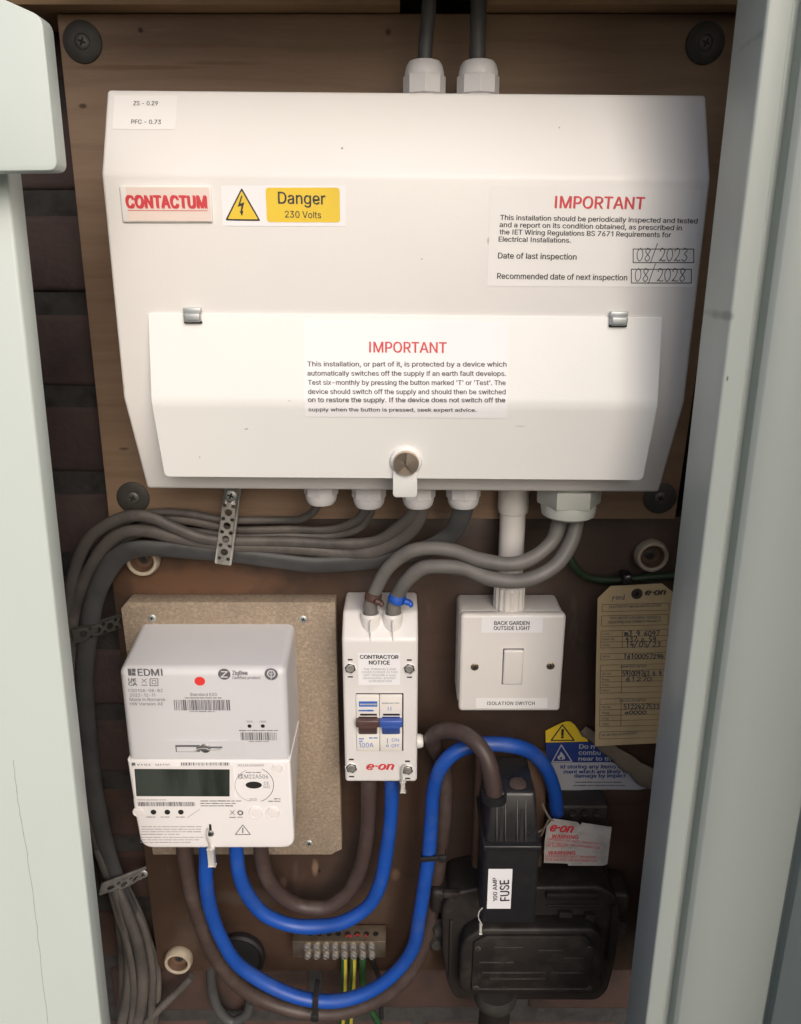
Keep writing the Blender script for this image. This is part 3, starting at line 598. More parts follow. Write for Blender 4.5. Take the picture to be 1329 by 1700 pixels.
# pine battens above the board
zt = P(660, 8, -.034).z
for x0, x1, lab in ((-.34, P(664, 5, -.03).x, 'pale pine batten at the very top, to the left of the two cables'), (P(808, 5, -.03).x, .32, 'pale pine batten at the very top, to the right of the two cables')):
    o = obj('pine_batten', box(B(), (x0, -.034, zt), (x1, .028, zt + .04), 0, .0012, 2), M['pine'], None, (x0, .0, zt)); tag(o, lab, 'batten', 'battens above the board')

# cupboard sides and top, out of view, added to shade the inside
cb = thing('cupboard', (0, .02, -.62), 'unseen timber cupboard sides, top and door, added to shade the boards', 'cupboard')
obj('shade_side_panel', box(B(), (-.372, -.173, -.62), (-.36, .028, .25), 0, .001, 2), M['oak'], cb)
obj('shade_side_panel', box(B(), (.285, -.171, -.62), (.297, .028, .25), 0, .001, 2), M['oak'], cb)
obj('shade_top_panel', box(B(), (-.359, -.171, .238), (.284, .028, .25), 0, .001, 2), M['oak'], cb)
# left of the opening: painted board with its square edge, and the thicker block over it
YL = -.19
def jamb(x_t, x_b, y0, y1, zt_, zb_, wide, sgn): # upright slab whose inner face leans a touch
    return [(x_t, y0, zt_), (x_b, y0, zb_), (x_b + sgn * wide, y0, zb_), (x_t + sgn * wide, y0, zt_)]
zt_, zb_ = .12, -.62
bm = prism(B(), jamb(-.1975, -.2205, YL, YL + .017, zt_, zb_, .30, -1), (0, .017, 0), 0, .0018, 3)
lj = thing('door_frame', (-.22, YL, zb_), 'pale green painted timber frame up the left side, a long crack in its face', 'frame')
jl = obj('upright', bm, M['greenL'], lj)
cr = spline([P(22, 1262, YL), P(30, 1330, YL), P(42, 1400, YL), P(56, 1500, YL), P(70, 1620, YL), P(82, 1720, YL)], 6)
bm = tube(B(), [q + Vector((random.uniform(-.0004, .0004), 0, 0)) for q in cr], .00022, .5, 6, smooth=False)
obj('crack', bm, M['crackm'], lj)
YH = -.215
pl = front(YH)
q = [pl.px(*p) for p in ((-150, -62), (0, -4), (69, 27), (95, 283), (-150, 286))]
q = [Vector((p.x, YH, p.z)) for p in q]
bm = prism(B(), roundpoly(q, .0045), (0, .012, 0), 0, .0012, 3)
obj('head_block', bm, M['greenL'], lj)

# right: frame bead, groove, architrave and an unseen open door, added to shade this side
xr_ = .1665
rj = thing('door_frame', (xr_, -.21, zb_), 'shade-darkened green painted timber frame up the right side, with a bead and a groove', 'frame')
obj('bead', prism(B(), jamb(xr_ - .0005, xr_ + .0035, -.21, 0, .60, zb_, .0125, 1), (0, .038, 0), 0, .0016, 3), M['greenshade'], rj)
obj('shade_head_rail', box(B(), (-.196, -.21, .185), (xr_ - .001, -.172, .32), 0, .002, 3), M['greenshade'], rj)  # unseen head of the frame, added to shade the upper board
obj('groove', prism(B(), jamb(xr_ + .012, xr_ + .016, -.199, 0, .60, zb_, .012, 1), (0, .02, 0), 0, .0008, 2), M['greenshade'], rj)
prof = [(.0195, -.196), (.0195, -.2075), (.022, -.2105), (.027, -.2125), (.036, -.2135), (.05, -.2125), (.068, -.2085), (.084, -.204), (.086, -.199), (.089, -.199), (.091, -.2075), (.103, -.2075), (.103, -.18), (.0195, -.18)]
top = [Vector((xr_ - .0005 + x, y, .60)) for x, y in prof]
obj('architrave', prism(B(), top, (.0045, 0, zb_ - .60), 0, .0006, 2), M['greenshade'], rj, angle=50)
spots(M['greenshade'], [(P(1206, 525, -.21) - WL[rj], .0040, .0030, (.20, .225, .21)), (P(1183, 620, -.19) - WL[rj], .0006, .0016, (.09, .09, .085)), (P(1265, 55, -.21) - WL[rj], .0008, .0030, (.16, .17, .16))], None)  # the first spot paints the shadow in a small dent
hx, hy = .272, -.205
ang = math.atan2(-.50, .145)
bm = box(B(), (0, -.018, zb_), (.50, .018, 1.2), 0, .003, 3, rot=Matrix.Rotation(ang, 3, 'Z'), piv=(0, 0, 0))
bmesh.ops.transform(bm, matrix=Matrix.Translation((hx, hy, 0)), verts=bm.verts)
obj('door', bm, M['greenshade'], cb)

# ------------------------------------------------------------------ consumer unit
cu = thing('consumer_unit', (0.003, YU, -.148), 'white metal consumer unit with folded front, hinged flap and printed notices, on the plywood', 'consumer unit')
CUR = Matrix.Rotation(R(0.45), 3, 'Y'); CC = Vector((.003, -.1, 0))
def rotcu(bm): bmesh.ops.transform(bm, matrix=Matrix.Translation(CC) @ CUR.to_4x4() @ Matrix.Translation(-CC), verts=bm.verts); return bm
X0, X1 = -.1755, .1815
prof = [(YU, .0993), (-.1015, .0993), (-.125, .0509), (-.125, -.0805), (-.096, -.1485), (YU, -.1485)]
bm = prism(B(), [(X0, y, z) for y, z in prof], (X1 - X0, 0, 0), 0, .0022, 3)
obj('enclosure', rotcu(bm), M['cu'], cu)
# lid (flap) hanging a little open
LX0, LX1 = -.1545, .1610
lp = [(-.1262, P(670, 524, -.1262).z), (-.1362, P(670, 671, -.1362).z), (-.1253, P(670, 794, -.1253).z)]
def sheet(poly, th):
    out = [(y, z) for y, z in poly]; back = []
    for i, (y, z) in enumerate(poly): back.append((y + th, z - (0 if i != 1 else .0003)))
    return out + back[::-1]
tf = [(LX0, LX1), (LX0 + .0005, LX1 - .0005), (LX0 + .0015, LX1 - .0015)]
bm = B(); th = .0014
ring = []
fr = [[bm.verts.new((x, y, z)) for x in (tf[i][0], tf[i][1])] for i, (y, z) in enumerate(lp)]
bk = [[bm.verts.new((x, y + th, z)) for x in (tf[i][0], tf[i][1])] for i, (y, z) in enumerate(lp)]
for i in range(2):
    bm.faces.new((fr[i][0], fr[i + 1][0], fr[i + 1][1], fr[i][1])); bm.faces.new((bk[i][0], bk[i][1], bk[i + 1][1], bk[i + 1][0]))
    bm.faces.new((fr[i][0], bk[i][0], bk[i + 1][0], fr[i + 1][0])); bm.faces.new((fr[i][1], fr[i + 1][1], bk[i + 1][1], bk[i][1]))
bm.faces.new((fr[0][0], fr[0][1], bk[0][1], bk[0][0])); bm.faces.new((fr[2][0], bk[2][0], bk[2][1], fr[2][1]))
ce = [e for e in bm.edges if len({v for v in e.verts} & {fr[2][0], bk[2][0]}) == 2 or len({v for v in e.verts} & {fr[2][1], bk[2][1]}) == 2]
bmesh.ops.bevel(bm, geom=ce, offset=.003, segments=4, profile=.5, affect='EDGES')
bmesh.ops.recalc_face_normals(bm, faces=bm.faces)
fe = [e for e in bm.edges if len(e.link_faces) == 2 and abs(abs(e.verts[0].co.x - e.verts[1].co.x) - (tf[1][1] - tf[1][0])) < 1e-4 and 15 < math.degrees(e.calc_face_angle(0)) < 60]
bmesh.ops.bevel(bm, geom=fe, offset=.004, segments=5, profile=.5, affect='EDGES')
lid = obj('flap', rotcu(bm), M['lid'], cu)
# planes of the printed faces
F_main = front(-.125)
F_top = Plane((0, -.125, .0509), (1, 0, 0), (0, .0235, .0484))
y1, z1 = lp[0]; y2, z2 = lp[1]; y3, z3 = lp[2]
F_l1 = Plane((0, y1, z1), (1, 0, 0), (0, y1 - y2, z1 - z2)); F_l2 = Plane((0, y2, z2), (1, 0, 0), (0, y2 - y3, z2 - z3))
def tilted(p): return Plane(CC + CUR @ (p.O - CC), CUR @ p.U, CUR @ p.V)
F_top, F_l1, F_l2 = tilted(F_top), tilted(F_l1), tilted(F_l2)
a = Art(F_top); a.rect(190, 159, 294, 215, 0).text('ZS - 0.29', (221, 175.5), (262, 175.5), 7, 1, .02).text('PFC - 0.73', (217.5, 206), (267, 206.5), 7, 1, .02)
obj('test_label', a.bm, [M['clearlab'], M['greyp']], cu, smooth=False)
# maker's badge
bm = box(B(), F_main.px(204, 370) + Vector((0, -.0016, 0)), F_main.px(350, 308) + Vector((0, .001, 0)), 0, .0012, 3)
a = Art(Plane((0, -.1266, 0), (1, 0, -.006), (0, 0, 1)), bm)
a.rect(208, 311, 347, 367, 1, H1, .001).text('CONTACTUM', (209, 345), (344.5, 345.5), 20, 2, .062, space=1.04).line([(212, 349.5), (344, 350)], .9, 2)
obj('maker_badge', a.bm, [M['cu'], M['badge'], M['red']], cu)
# danger label
a = Art(Plane((0, -.125, 0), (1, 0, -.004), (0, 0, 1)))
a.rect(366, 308, 573, 375.5, 0)
a.poly([(401, 311.5), (432.5, 367), (373.5, 366)], 1, H2, r=.0012).poly([(401, 317), (428.3, 364.2), (378, 363.6)], 2, H3, r=.0008)
a.poly([(400.5, 325), (394.5, 343.5), (400.8, 341.8), (399.3, 351), (397.2, 350.5), (401.8, 358.5), (404.2, 349.5), (402, 350.3), (405.5, 336), (398.8, 338), (402.5, 325.5)], 1, H3 + .0001)
a.rect(440.5, 311.5, 563.5, 369, 2, H2, .0022)
a.text('Danger', (461.5, 338), (540, 339.5), 19.5, 1, .012, h=H3).text('230 Volts', (473, 361), (533, 362.5), 11, 1, .006, h=H3)
obj('danger_label', a.bm, [M['paper'], M['black'], M['yellow'], M['greyp']], cu, smooth=False)
# inspection label
a = Art(Plane((0, -.125, 0), (1, 0, -.012), (0, 0, 1)))
a.poly([(813.5, 309), (1163, 314), (1151, 477), (808.5, 475)], 0)
a.text('IMPORTANT', (920, 345.5), (1069, 347.5), 20, 1, .022)
for t, x0, x1, ya, yb, cp in (('This installation should be periodically inspected and tested', 829.5, 1157, 365, 371, 8.2), ('and a report on its condition obtained, as prescribed in', 828.5, 1131, 377, 382.5, 8.2),
        ('the IET Wiring Regulations BS 7671 Requirements for', 828.5, 1113, 389, 394, 8.2), ('Electrical Installations.', 827, 947, 401, 403, 8.2),
        ('Date of last inspection', 826, 956.5, 429, 431, 9.5), ('Recommended date of next inspection', 824.5, 1040.5, 462.8, 465.5, 9.5)):
    a.text(t, (x0, ya), (x1, yb), cp, 2, .018)
for x0, ya, x1, yb, s_ in ((1050.5, 413.5, 1151, 436, '08/2023'), (1047.5, 447, 1147, 469.8, '08/2028')):
    a.frame(x0, ya, x1, yb, 1.4, 2); hand(a, s_, x0 + 5, x1 - 9, yb - 2.5, yb - ya - 1, 4, 1.35)
obj('inspection_label', a.bm, [M['clearlab'], M['red'], M['black'], M['black'], M['inkg']], cu, smooth=False)
# notice on the flap, bent over its fold
bm = B(); z_f = -.0805
a = Art(F_l1, bm)
ul, ur = a.p.uv(504, 531).x, a.p.uv(845.5, 531).x
vt = a.p.uv(670, 532).y; vb = -(Vector((y1 - y2, z1 - z2))).length
v2b = F_l2.uv(670, 693).y
grid = [F_l1.pt(ul, vt, H1), F_l1.pt(ul, vb + .0046, H1)] ; gr = [F_l1.pt(ur, vt, H1), F_l1.pt(ur, vb + .0046, H1)]
for k in range(0, 7):                                   # round the fold
    t = k / 6; A_, C_, Bz = F_l1.pt(ul, vb + .0045, H1), F_l1.pt(ul, vb, H1 * .2), F_l2.pt(ul, -.0045, H1)
    grid.append(A_ * (1 - t) ** 2 + C_ * 2 * t * (1 - t) + Bz * t * t)
    A_, C_, Bz = F_l1.pt(ur, vb + .0045, H1), F_l1.pt(ur, vb, H1 * .2), F_l2.pt(ur, -.0045, H1)
    gr.append(A_ * (1 - t) ** 2 + C_ * 2 * t * (1 - t) + Bz * t * t)
grid.append(F_l2.pt(ul, v2b, H1)); gr.append(F_l2.pt(ur, v2b, H1))
gv = [bm.verts.new(p + Vector((0, -.00008, 0))) for p in grid]; rv = [bm.verts.new(p + Vector((0, -.00008, 0))) for p in gr]
for i in range(len(gv) - 1): bm.faces.new((gv[i], gv[i + 1], rv[i + 1], rv[i]))
a.text('IMPORTANT', (612.5, 585), (741, 586), 17.6, 1, .016, h=H3)
for t, x0, x1, y in (('This installation, or part of it, is protected by a device which', 510, 840.5, 608.2), ('automatically switches off the supply if an earth fault develops.', 510, 839.6, 623.6),
        ("Test six-monthly by pressing the button marked 'T' or 'Test'. The", 511, 839, 638.8), ('device should switch off the supply and should then be switched', 511, 839, 654), ):
    a.text(t, (x0, y), (x1, y + .6), 8, 2, .020, h=H3)
a.text('on to restore the supply. If the device does not switch off the', (511, 667.2), (838.5, 667.8), 7.5, 2, .020, h=.0006)
b2 = Art(F_l2, bm); b2.text('supply when the button is pressed, seek expert advice.', (512, 682.2), (790.5, 683.2), 6, 2, .016, h=.0005)
obj('notice_label', bm, [M['paper'], M['red'], M['inkg']], lid, angle=60)
spots(M['cu'], [(P(x, y, -.125) - WL[cu], sx, sz, c_) for x, y, sx, sz, c_ in ((566, 243, .0006, .0008, (.10, .09, .08)), (811, 400, .0010, .0022, (.35, .33, .30)), (205, 643, .0004, .003, (.45, .42, .38)), (936, 205, .0005, .0005, (.3, .28, .25)), (700, 430, .0005, .0004, (.4, .37, .33)))], None)
spots(M['lid'], [(P(x, y, -.130) - WL[cu], sx, sz, c_) for x, y, sx, sz, c_ in ((410, 711, .0014, .0004, (.22, .2, .18)), (862, 706, .004, .0004, (.55, .52, .48)), (482, 663, .0012, .0005, (.5, .48, .45)), (330, 760, .0005, .0005, (.35, .33, .3)))], None)
# hinge clips
c0 = None
for px, py in ((320, 523), (1026, 529)):
    p = P(px, py, -.1275); s = S(py, -.1275)
    if c0 is None:
        bm = box(B(), (-14.5 * s, -.0022, 3 * s), (14.5 * s, .001, 12 * s), 0, .0006, 2)
        box(bm, (-14 * s, -.0040, -11 * s), (14 * s, .0004, 4 * s), 0, .0013, 3)
        box(bm, (-14.5 * s, -.0016, -13 * s), (14.5 * s, .0008, -10 * s), 1)
        c0 = obj('hinge_clip', bm, [M['zinc'], M['dark']], cu, p, local=True)
    else: copy_of(c0, cu, p)
# latch knob with its tab
kc = F_l2.uv(673.5, 765); kO = F_l2.pt(kc.x, kc.y, 0)
bm = lathe(B(), [(.0105, 0), (.0105, .001), (.0098, .0022), (.0088, .0026)], kO, F_l2.N, 36)
prism(bm, roundpoly([F_l2.px(652, 778, .0012), F_l2.px(652, 823, .0012), F_l2.px(692, 823, .0012), F_l2.px(692, 778, .0012)], .003), F_l2.N * .0011, 0, .0003, 2)
kn = obj('latch_knob', bm, M['lid'], lid)
bm = B(); ns = 7; hs = []
rim = [kO + F_l2.N * (.0052 + .0006 * math.sin(i * 2.3)) + (F_l2.U * math.cos(t) + F_l2.V * math.sin(t)) * .0082 for i, t in ((i, .3 + i * 2 * math.pi / 42) for i in range(42))]
base = [kO + F_l2.N * .002 + (F_l2.U * math.cos(t) + F_l2.V * math.sin(t)) * .0086 for t in (.3 + i * 2 * math.pi / 42 for i in range(42))]
ctr = bm.verts.new(kO + F_l2.N * .0044); rv = [bm.verts.new(kO + F_l2.N * .0050 + (p - kO) - F_l2.N * (p - kO).dot(F_l2.N)) for p in rim]; bv = [bm.verts.new(p) for p in base]
tilt = [.0014, -.0012, .0006, -.0016, .0012]
for i in range(42):
    j = (i + 1) % 42; bm.faces.new((bv[i], bv[j], rv[j], rv[i]))
for s in range(5):                                       # cut like a pie: sectors at slightly different tilts
    i0, i1 = s * 42 // 5, (s + 1) * 42 // 5
    c_ = bm.verts.new(kO + F_l2.N * (.0051 + tilt[s]))
    vv = [bm.verts.new(rv[i % 42].co + F_l2.N * .0001) for i in range(i0, i1 + 1)]
    for q in range(len(vv) - 1): bm.faces.new((c_, vv[q], vv[q + 1]))
bmesh.ops.delete(bm, geom=[ctr], context='VERTS')
bmesh.ops.recalc_face_normals(bm, faces=bm.faces)
obj('cap', bm, M['chrome'], kn, smooth=False)
# cable glands: dome nut, hexagon and neck
def gland(bm, O, axis, r, k=1.0):
    n = 24; h = k
    lathe(bm, [(r * .98, -.001), (r * .98, .0030 * h)], O, axis, n)
    lathe(bm, [(r * .88, .0028 * h), (r * .88, .0052 * h)], O, axis, n)
    b = lathe(B(), [(r * .99, .0050 * h), (r * 1.06, .0054 * h), (r * 1.06, .0135 * h), (r * 1.0, .0142 * h)], O, axis, 8); join(bm, b)
    lathe(bm, [(r * .985, .0138 * h), (r * .97, .0158 * h), (r * .90, .0186 * h), (r * .78, .0204 * h), (r * .62, .0209 * h), (r * .55, .0205 * h), (r * .53, .012 * h)], O, axis, n)
    return bm
zT = P(700, 153, -.075).z
g0 = None
for px in (704, 793):
    p = P(px, 151, -.062); p = Vector((p.x, -.062, .0985))
    if g0 is None: g0 = obj('cable_gland', gland(B(), (0, 0, 0), (0, 0, 1), .0128, 1.25), M['gland'], cu, p, local=True, angle=30)
    else: copy_of(g0, cu, p)
GY = -.062; zbot = -.1485; g1 = None
for px, dz in ((533, .0), (612, -.0025), (694, -.0025), (769, -.0025)):
    p = Vector((P(px, 822, GY).x, GY, zbot + .0035 + dz))
    if g1 is None: g1 = obj('cable_gland', gland(B(), (0, 0, 0), (0, 0, -1), .0120, 1.12), M['gland'], cu, p, local=True, angle=30)
    else: copy_of(g1, cu, p)
p = Vector((P(944, 830, -.065).x, -.065, zbot - .001))
bm = lathe(B(), [(.019, 0), (.019, .006)], (0, 0, 0), (0, 0, -1), 30)
lathe(bm, [(.0225, .004), (.0235, .0055), (.0235, .016), (.0225, .0175)], (0, 0, 0), (0, 0, -1), 6)
lathe(bm, [(.0200, .0170), (.0205, .020), (.0195, .0255), (.0165, .0275), (.0155, .0275), (.015, .02)], (0, 0, 0), (0, 0, -1), 30)
bmesh.ops.rotate(bm, cent=(0, 0, 0), matrix=Matrix.Rotation(R(12), 3, 'Z'), verts=bm.verts)
obj('large_gland', bm, M['glandg'], cu, p, local=True, angle=30)

# ------------------------------------------------------------------ cables
def cable(name, seq, rpx, m, label, cat='cable', group=None, flat=1.0, Y=None, k=8, n=16):
    rj_ = random.Random(len(label) + int(seq[0][0])); pts = path(seq, Y); r = rpx * S(seq[len(seq) // 2][1], seq[len(seq) // 2][2] if len(seq[0]) > 2 else Y)
    for p_ in pts[1:-1]: p_ += Vector([rj_.uniform(-.0007, .0007) for _ in range(3)])
    ph_ = [rj_.uniform(0, 6) for _ in range(3)]
    o = obj(name, tube(B(), pts, r, flat, n, k, taper=lambda t: 1 + .025 * math.sin(t * 23 + ph_[0]) + .018 * math.sin(t * 51 + ph_[1])), m, None, pts[-1]); return tag(o, label, cat, group)
gt = P(704, 100, -.062)
cable('grey_cable', [(704, 150, -.062), (707, 80, -.062), (711, 10, -.058), (712, -60, -.055)], 12, M['cgreyd'], 'grey cable rising out of the top of the white unit, left of the pair', group='cables out of the top', flat=.7)
cable('grey_cable', [(794, 150, -.062), (793, 80, -.062), (793, 10, -.058), (793, -60, -.055)], 13.5, M['cgreyd'], 'thicker grey cable rising out of the top of the white unit, right of the pair', group='cables out of the top', flat=.7)
gB = 'grey cables strapped together to the left'
yA, yB = -.034, -.004
cable('grey_cable', [(531, 815, -.062), (527, 836, -.058), (517, 852, -.045), (495, 862, -.036), (470, 865, -.032), (405, 864, -.031), (362, 862, -.031), (315, 853, -.030), (268, 850, -.028), (232, 856, -.026), (195, 876, -.02), (168, 908, -.012), (152, 950, -.006), (146, 1005, -.002), (138, 1090, .004), (140, 1230, .008)], 6.5, M['cgrey'], 'thinnest grey cable, from the leftmost gland along the top of the strapped bundle', group=gB)
cable('grey_cable', [(608, 815, -.062), (606, 842, -.058), (590, 865, -.045), (548, 878, -.036), (480, 879, -.033), (400, 880, -.032), (362, 876, -.031), (315, 867, -.030), (270, 864, -.028), (235, 874, -.024), (195, 896, -.016), (167, 930, -.008), (152, 975, -.004), (140, 1040, -.004), (138, 1150, -.003), (158, 1300, -.003), (186, 1420, -.003), (208, 1480, -.004), (236, 1540, -.004), (252, 1600, -.003), (253, 1650, -.003), (248, 1740, -.003)], 8, M['cgrey'], 'upper of the two grey cables leaving the second gland, ending at the bottom left', group=gB, flat=.7)
cable('grey_cable', [(620, 815, -.058), (617, 848, -.054), (596, 876, -.043), (550, 889, -.035), (470, 889, -.031), (400, 890, -.030), (350, 886, -.029), (310, 882, -.028), (270, 882, -.026), (228, 888, -.022), (190, 908, -.014), (164, 942, -.007), (150, 990, -.002), (140, 1060, .002), (138, 1200, .004)], 6, M['cgrey'], 'thin grey cable from the second gland, lower of the two there', group=gB)
cable('grey_cable', [(690, 815, -.066), (685, 850, -.060), (660, 878, -.048), (622, 898, -.040), (560, 903, -.036), (480, 899, -.035), (420, 899, -.036), (370, 899, -.037), (330, 891, -.040), (290, 876, -.041), (250, 860, -.040), (215, 857, -.036), (180, 869, -.03), (150, 892, -.025), (130, 924, -.02), (120, 962, -.016), (112, 1010, -.014), (106, 1060, -.014), (124, 1260, -.012), (172, 1440, -.012), (193, 1490, -.016), (208, 1550, -.018), (214, 1620, -.018), (206, 1680, -.018), (190, 1740, -.018)], 10.5, M['cgrey'], 'grey cable from the third gland hopping over the others left of the strap', group=gB, flat=.8)
cable('grey_cable', [(702, 815, -.062), (698, 856, -.058), (672, 890, -.047), (632, 912, -.039), (580, 920, -.034), (520, 914, -.033), (450, 908, -.033), (390, 908, -.034), (330, 900, -.034), (280, 889, -.034), (240, 882, -.032), (205, 886, -.028), (175, 905, -.022), (152, 936, -.018), (137, 972, -.014), (124, 1015, -.012), (118, 1080, -.012), (138, 1280, -.010), (180, 1440, -.010), (206, 1500, -.016), (230, 1570, -.020), (238, 1640, -.020), (228, 1700, -.020), (212, 1750, -.020)], 11.5, M['cgrey'], 'grey cable from the third gland lying just above the thick flat one', group=gB, flat=.8)
cable('grey_cable', [(770, 812, -.062), (767, 852, -.060), (748, 888, -.050), (706, 912, -.041), (640, 927, -.036), (580, 936, -.034), (520, 937, -.033), (450, 930, -.033), (390, 922, -.033), (330, 917, -.033), (275, 912, -.032), (228, 911, -.030), (196, 925, -.026), (174, 957, -.02), (157, 1000, -.017), (147, 1050, -.016), (139, 1120, -.014), (143, 1200, -.012), (154, 1300, -.012), (174, 1400, -.012), (194, 1460, -.010), (222, 1530, -.004), (238, 1600, -.000), (243, 1670, .002), (236, 1750, .002)], 16.5, M['cgreyd'], 'thickest flat grey cable, lowest of the strapped bundle, running down the left side', group=gB, flat=.5)
cable('grey_cable', [(190, 1470, -.006), (196, 1520, -.004), (202, 1580, -.002), (204, 1640, .002), (196, 1740, .004)], 7, M['cgrey'], 'short grey cable closest to the left frame below the lower metal strap', group='cables in the bottom left corner')
cable('grey_cable', [(318, 1622, .004), (290, 1650, .002), (255, 1684, -.002), (215, 1725, -.004)], 6.5, M['cgrey'], 'grey cable slanting across the bottom left corner under the lower board', group='cables in the bottom left corner')
cable('black_cable', [(350, 1600, .004), (352, 1640, .010), (362, 1675, .012), (385, 1695, .012), (408, 1685, .012), (416, 1662, .012)], 8, M['cgreyd'], 'dark cable hanging in a small loop below the black rubber disc')

gL = 'cables in the bottom left corner'
cable('grey_cable', [(160, 1410, -.014), (180, 1470, -.016), (196, 1520, -.018), (214, 1585, -.022), (222, 1650, -.022), (214, 1740, -.020)], 6, M['cgrey'], 'slim grey cable crossing over the others below the lower metal strap', group=gL, flat=.6)
cable('grey_cable', [(200, 1455, -.004), (226, 1505, -.002), (246, 1560, .000), (262, 1620, .004), (256, 1690, .006), (244, 1750, .006)], 6, M['cgrey'], 'grey cable bowing furthest right below the lower metal strap', group=gL, flat=.6)
# tails from the big gland to the isolator
gT = 'two grey tails from the large gland'
cable('grey_tail', [(930, 845, -.066), (926, 872, -.066), (914, 901, -.068), (883, 928, -.074), (844, 936, -.077), (793, 928, -.072), (754, 916, -.066), (715, 911, -.062), (676, 918, -.058), (646, 940, -.053), (626, 974, -.047), (617, 1000, -.0465), (615, 1015, -.0465), (614.5, 1036, -.0465)], 12, M['ctail'], 'upper of the two grey tails looping from the large gland to the slim isolator', 'cable', gT)
cable('grey_tail', [(957, 845, -.066), (955, 870, -.067), (947, 901, -.071), (922, 936, -.076), (891, 957, -.080), (855, 964, -.080), (812, 958, -.076), (773, 945, -.070), (734, 939, -.066), (700, 945, -.062), (676, 964, -.056), (661, 985, -.049), (655, 1000, -.0468), (653, 1015, -.0465), (652.5, 1036, -.0465)], 12.5, M['ctail'], 'lower of the two grey tails looping from the large gland to the slim isolator', 'cable', gT)
def tapewrap(px, py, Y, rpx, m, dx, dy, label):
    s = S(py, Y); p = P(px, py, Y); ax = Vector((.28, 0, 1)).normalized()
    bm = B()
    for k in range(3):
        lathe(bm, [(rpx * s * .9, -5 * s), (rpx * s * (1.04 + .04 * k), -4 * s), (rpx * s * 1.08, 3 * s), (rpx * s * .9, 4.5 * s)], p + ax * (k - 1) * 2.2 * s + Vector((0, 0, 0)), (ax + Vector((random.uniform(-.2, .2), random.uniform(-.15, .15), 0))), 20)
    box(bm, p + Vector((dx * s - 7 * s, -.010, dy * s - 4.5 * s)), p + Vector((dx * s + 8 * s, -.004, dy * s + 5 * s)), 0, .0018, 2, rot=Matrix.Rotation(.4, 3, 'Y'))
    box(bm, p + Vector((dx * s + 1 * s, -.011, dy * s - 7 * s)), p + Vector((dx * s + 9 * s, -.005, dy * s + 3 * s)), 0, .0015, 2, rot=Matrix.Rotation(-.5, 3, 'Y'))
    tag(obj('cable_tape', bm, m, None, p), label, 'tape', 'tape wraps on the isolator tails')
tapewrap(619, 990, -.0465, 13, M['tapeb'], 9, -4, 'scruffy brown tape wrapped round the upper grey tail above the isolator')
tapewrap(659, 993, -.0475, 13.5, M['tape'], 17, -1, 'blue tape wrapped round the lower grey tail above the isolator')

# meter tails
gM = 'thick meter tails'
cable('blue_tail', [(391, 1385, -.052), (391, 1415, -.052), (397, 1453, -.052), (412, 1490, -.050), (440, 1518, -.047), (481, 1534, -.045), (525, 1538, -.045), (570, 1530, -.045), (609, 1506, -.044), (630, 1469, -.043), (641, 1421, -.042), (648, 1360, -.042), (650, 1290, -.042)], 11.5, M['cblue'], 'shorter blue tail looping from the meter up to the slim isolator', 'cable', gM)
cable('brown_tail', [(434, 1385, -.048), (434, 1415, -.046), (442, 1453, -.042), (460, 1480, -.037), (489, 1502, -.034), (517, 1508, -.033), (546, 1504, -.033), (574, 1484, -.033), (594, 1453, -.033), (605, 1413, -.034), (610, 1360, -.036), (612, 1290, -.038)], 12, M['cbrown'], 'shorter brown tail looping from the meter up to the slim isolator', 'cable', gM)
cable('brown_tail', [(304, 1385, -.055), (304, 1415, -.055), (316, 1473, -.052), (330, 1522, -.048), (352, 1577, -.042), (384, 1622, -.037), (424, 1654, -.033), (473, 1673, -.031), (525, 1681, -.030), (578, 1677, -.030), (627, 1660, -.030), (670, 1626, -.029), (700, 1578, -.026), (716, 1520, -.023), (726, 1450, -.021), (735, 1380, -.020), (740, 1320, -.018), (736, 1272, -.018), (720, 1240, -.026), (717, 1222, -.040), (735, 1213, -.048), (765, 1216, -.058), (792, 1234, -.070), (810, 1265, -.078), (818, 1300, -.080), (820, 1330, -.080)], 12, M['cbrown'], 'long brown tail sweeping under everything from the meter to the black fuse holder', 'cable', gM)
cable('blue_tail', [(341, 1385, -.062), (341, 1415, -.062), (343, 1461, -.061), (350, 1506, -.059), (364, 1551, -.055), (392, 1595, -.050), (432, 1628, -.047), (481, 1651, -.046), (525, 1661, -.046), (570, 1659, -.046), (619, 1643, -.046), (660, 1611, -.045), (685, 1571, -.043), (697, 1522, -.041), (705, 1461, -.040), (712, 1415, -.040), (716, 1360, -.040), (719, 1310, -.042), (733, 1272, -.045), (760, 1247, -.046), (800, 1236, -.044), (845, 1236, -.040), (882, 1248, -.037), (907, 1276, -.035), (921, 1312, -.032), (924, 1350, -.028)], 11.5, M['cblue'], 'long blue tail sweeping under everything from the meter to the neutral block', 'cable', gM)
def ziptie(px, py, Y, half, ang, label, hx=0, deep=.012):
    p = P(px, py, Y); s = S(py, Y); bm = B(); rot = Matrix.Rotation(ang, 3, 'Y')
    box(bm, p + Vector((-4.5 * s, -.008, -half * s)), p + Vector((4.5 * s, -.0065, half * s)), 0, .0005, 2, rot=rot, piv=p)
    box(bm, p + Vector((-4.2 * s, -.0067, half * s - .0012)), p + Vector((4.2 * s, deep, half * s)), 0, .0004, 2, rot=rot, piv=p)
    box(bm, p + Vector((-4.2 * s, -.0067, -half * s)), p + Vector((4.2 * s, deep, -half * s + .0012)), 0, .0004, 2, rot=rot, piv=p)
    box(bm, p + Vector((-6.5 * s, -.0095, hx * s - 6 * s)), p + Vector((6.5 * s, -.0066, hx * s + 6 * s)), 0, .0008, 2, rot=rot, piv=p)
    tag(obj('cable_tie', bm, M['blackr'], None, p), label, 'cable tie', 'black cable ties')
ziptie(524, 1664, -.0465, 27, R(4), 'black cable tie round the tails at the lowest point of their sweep', -16)
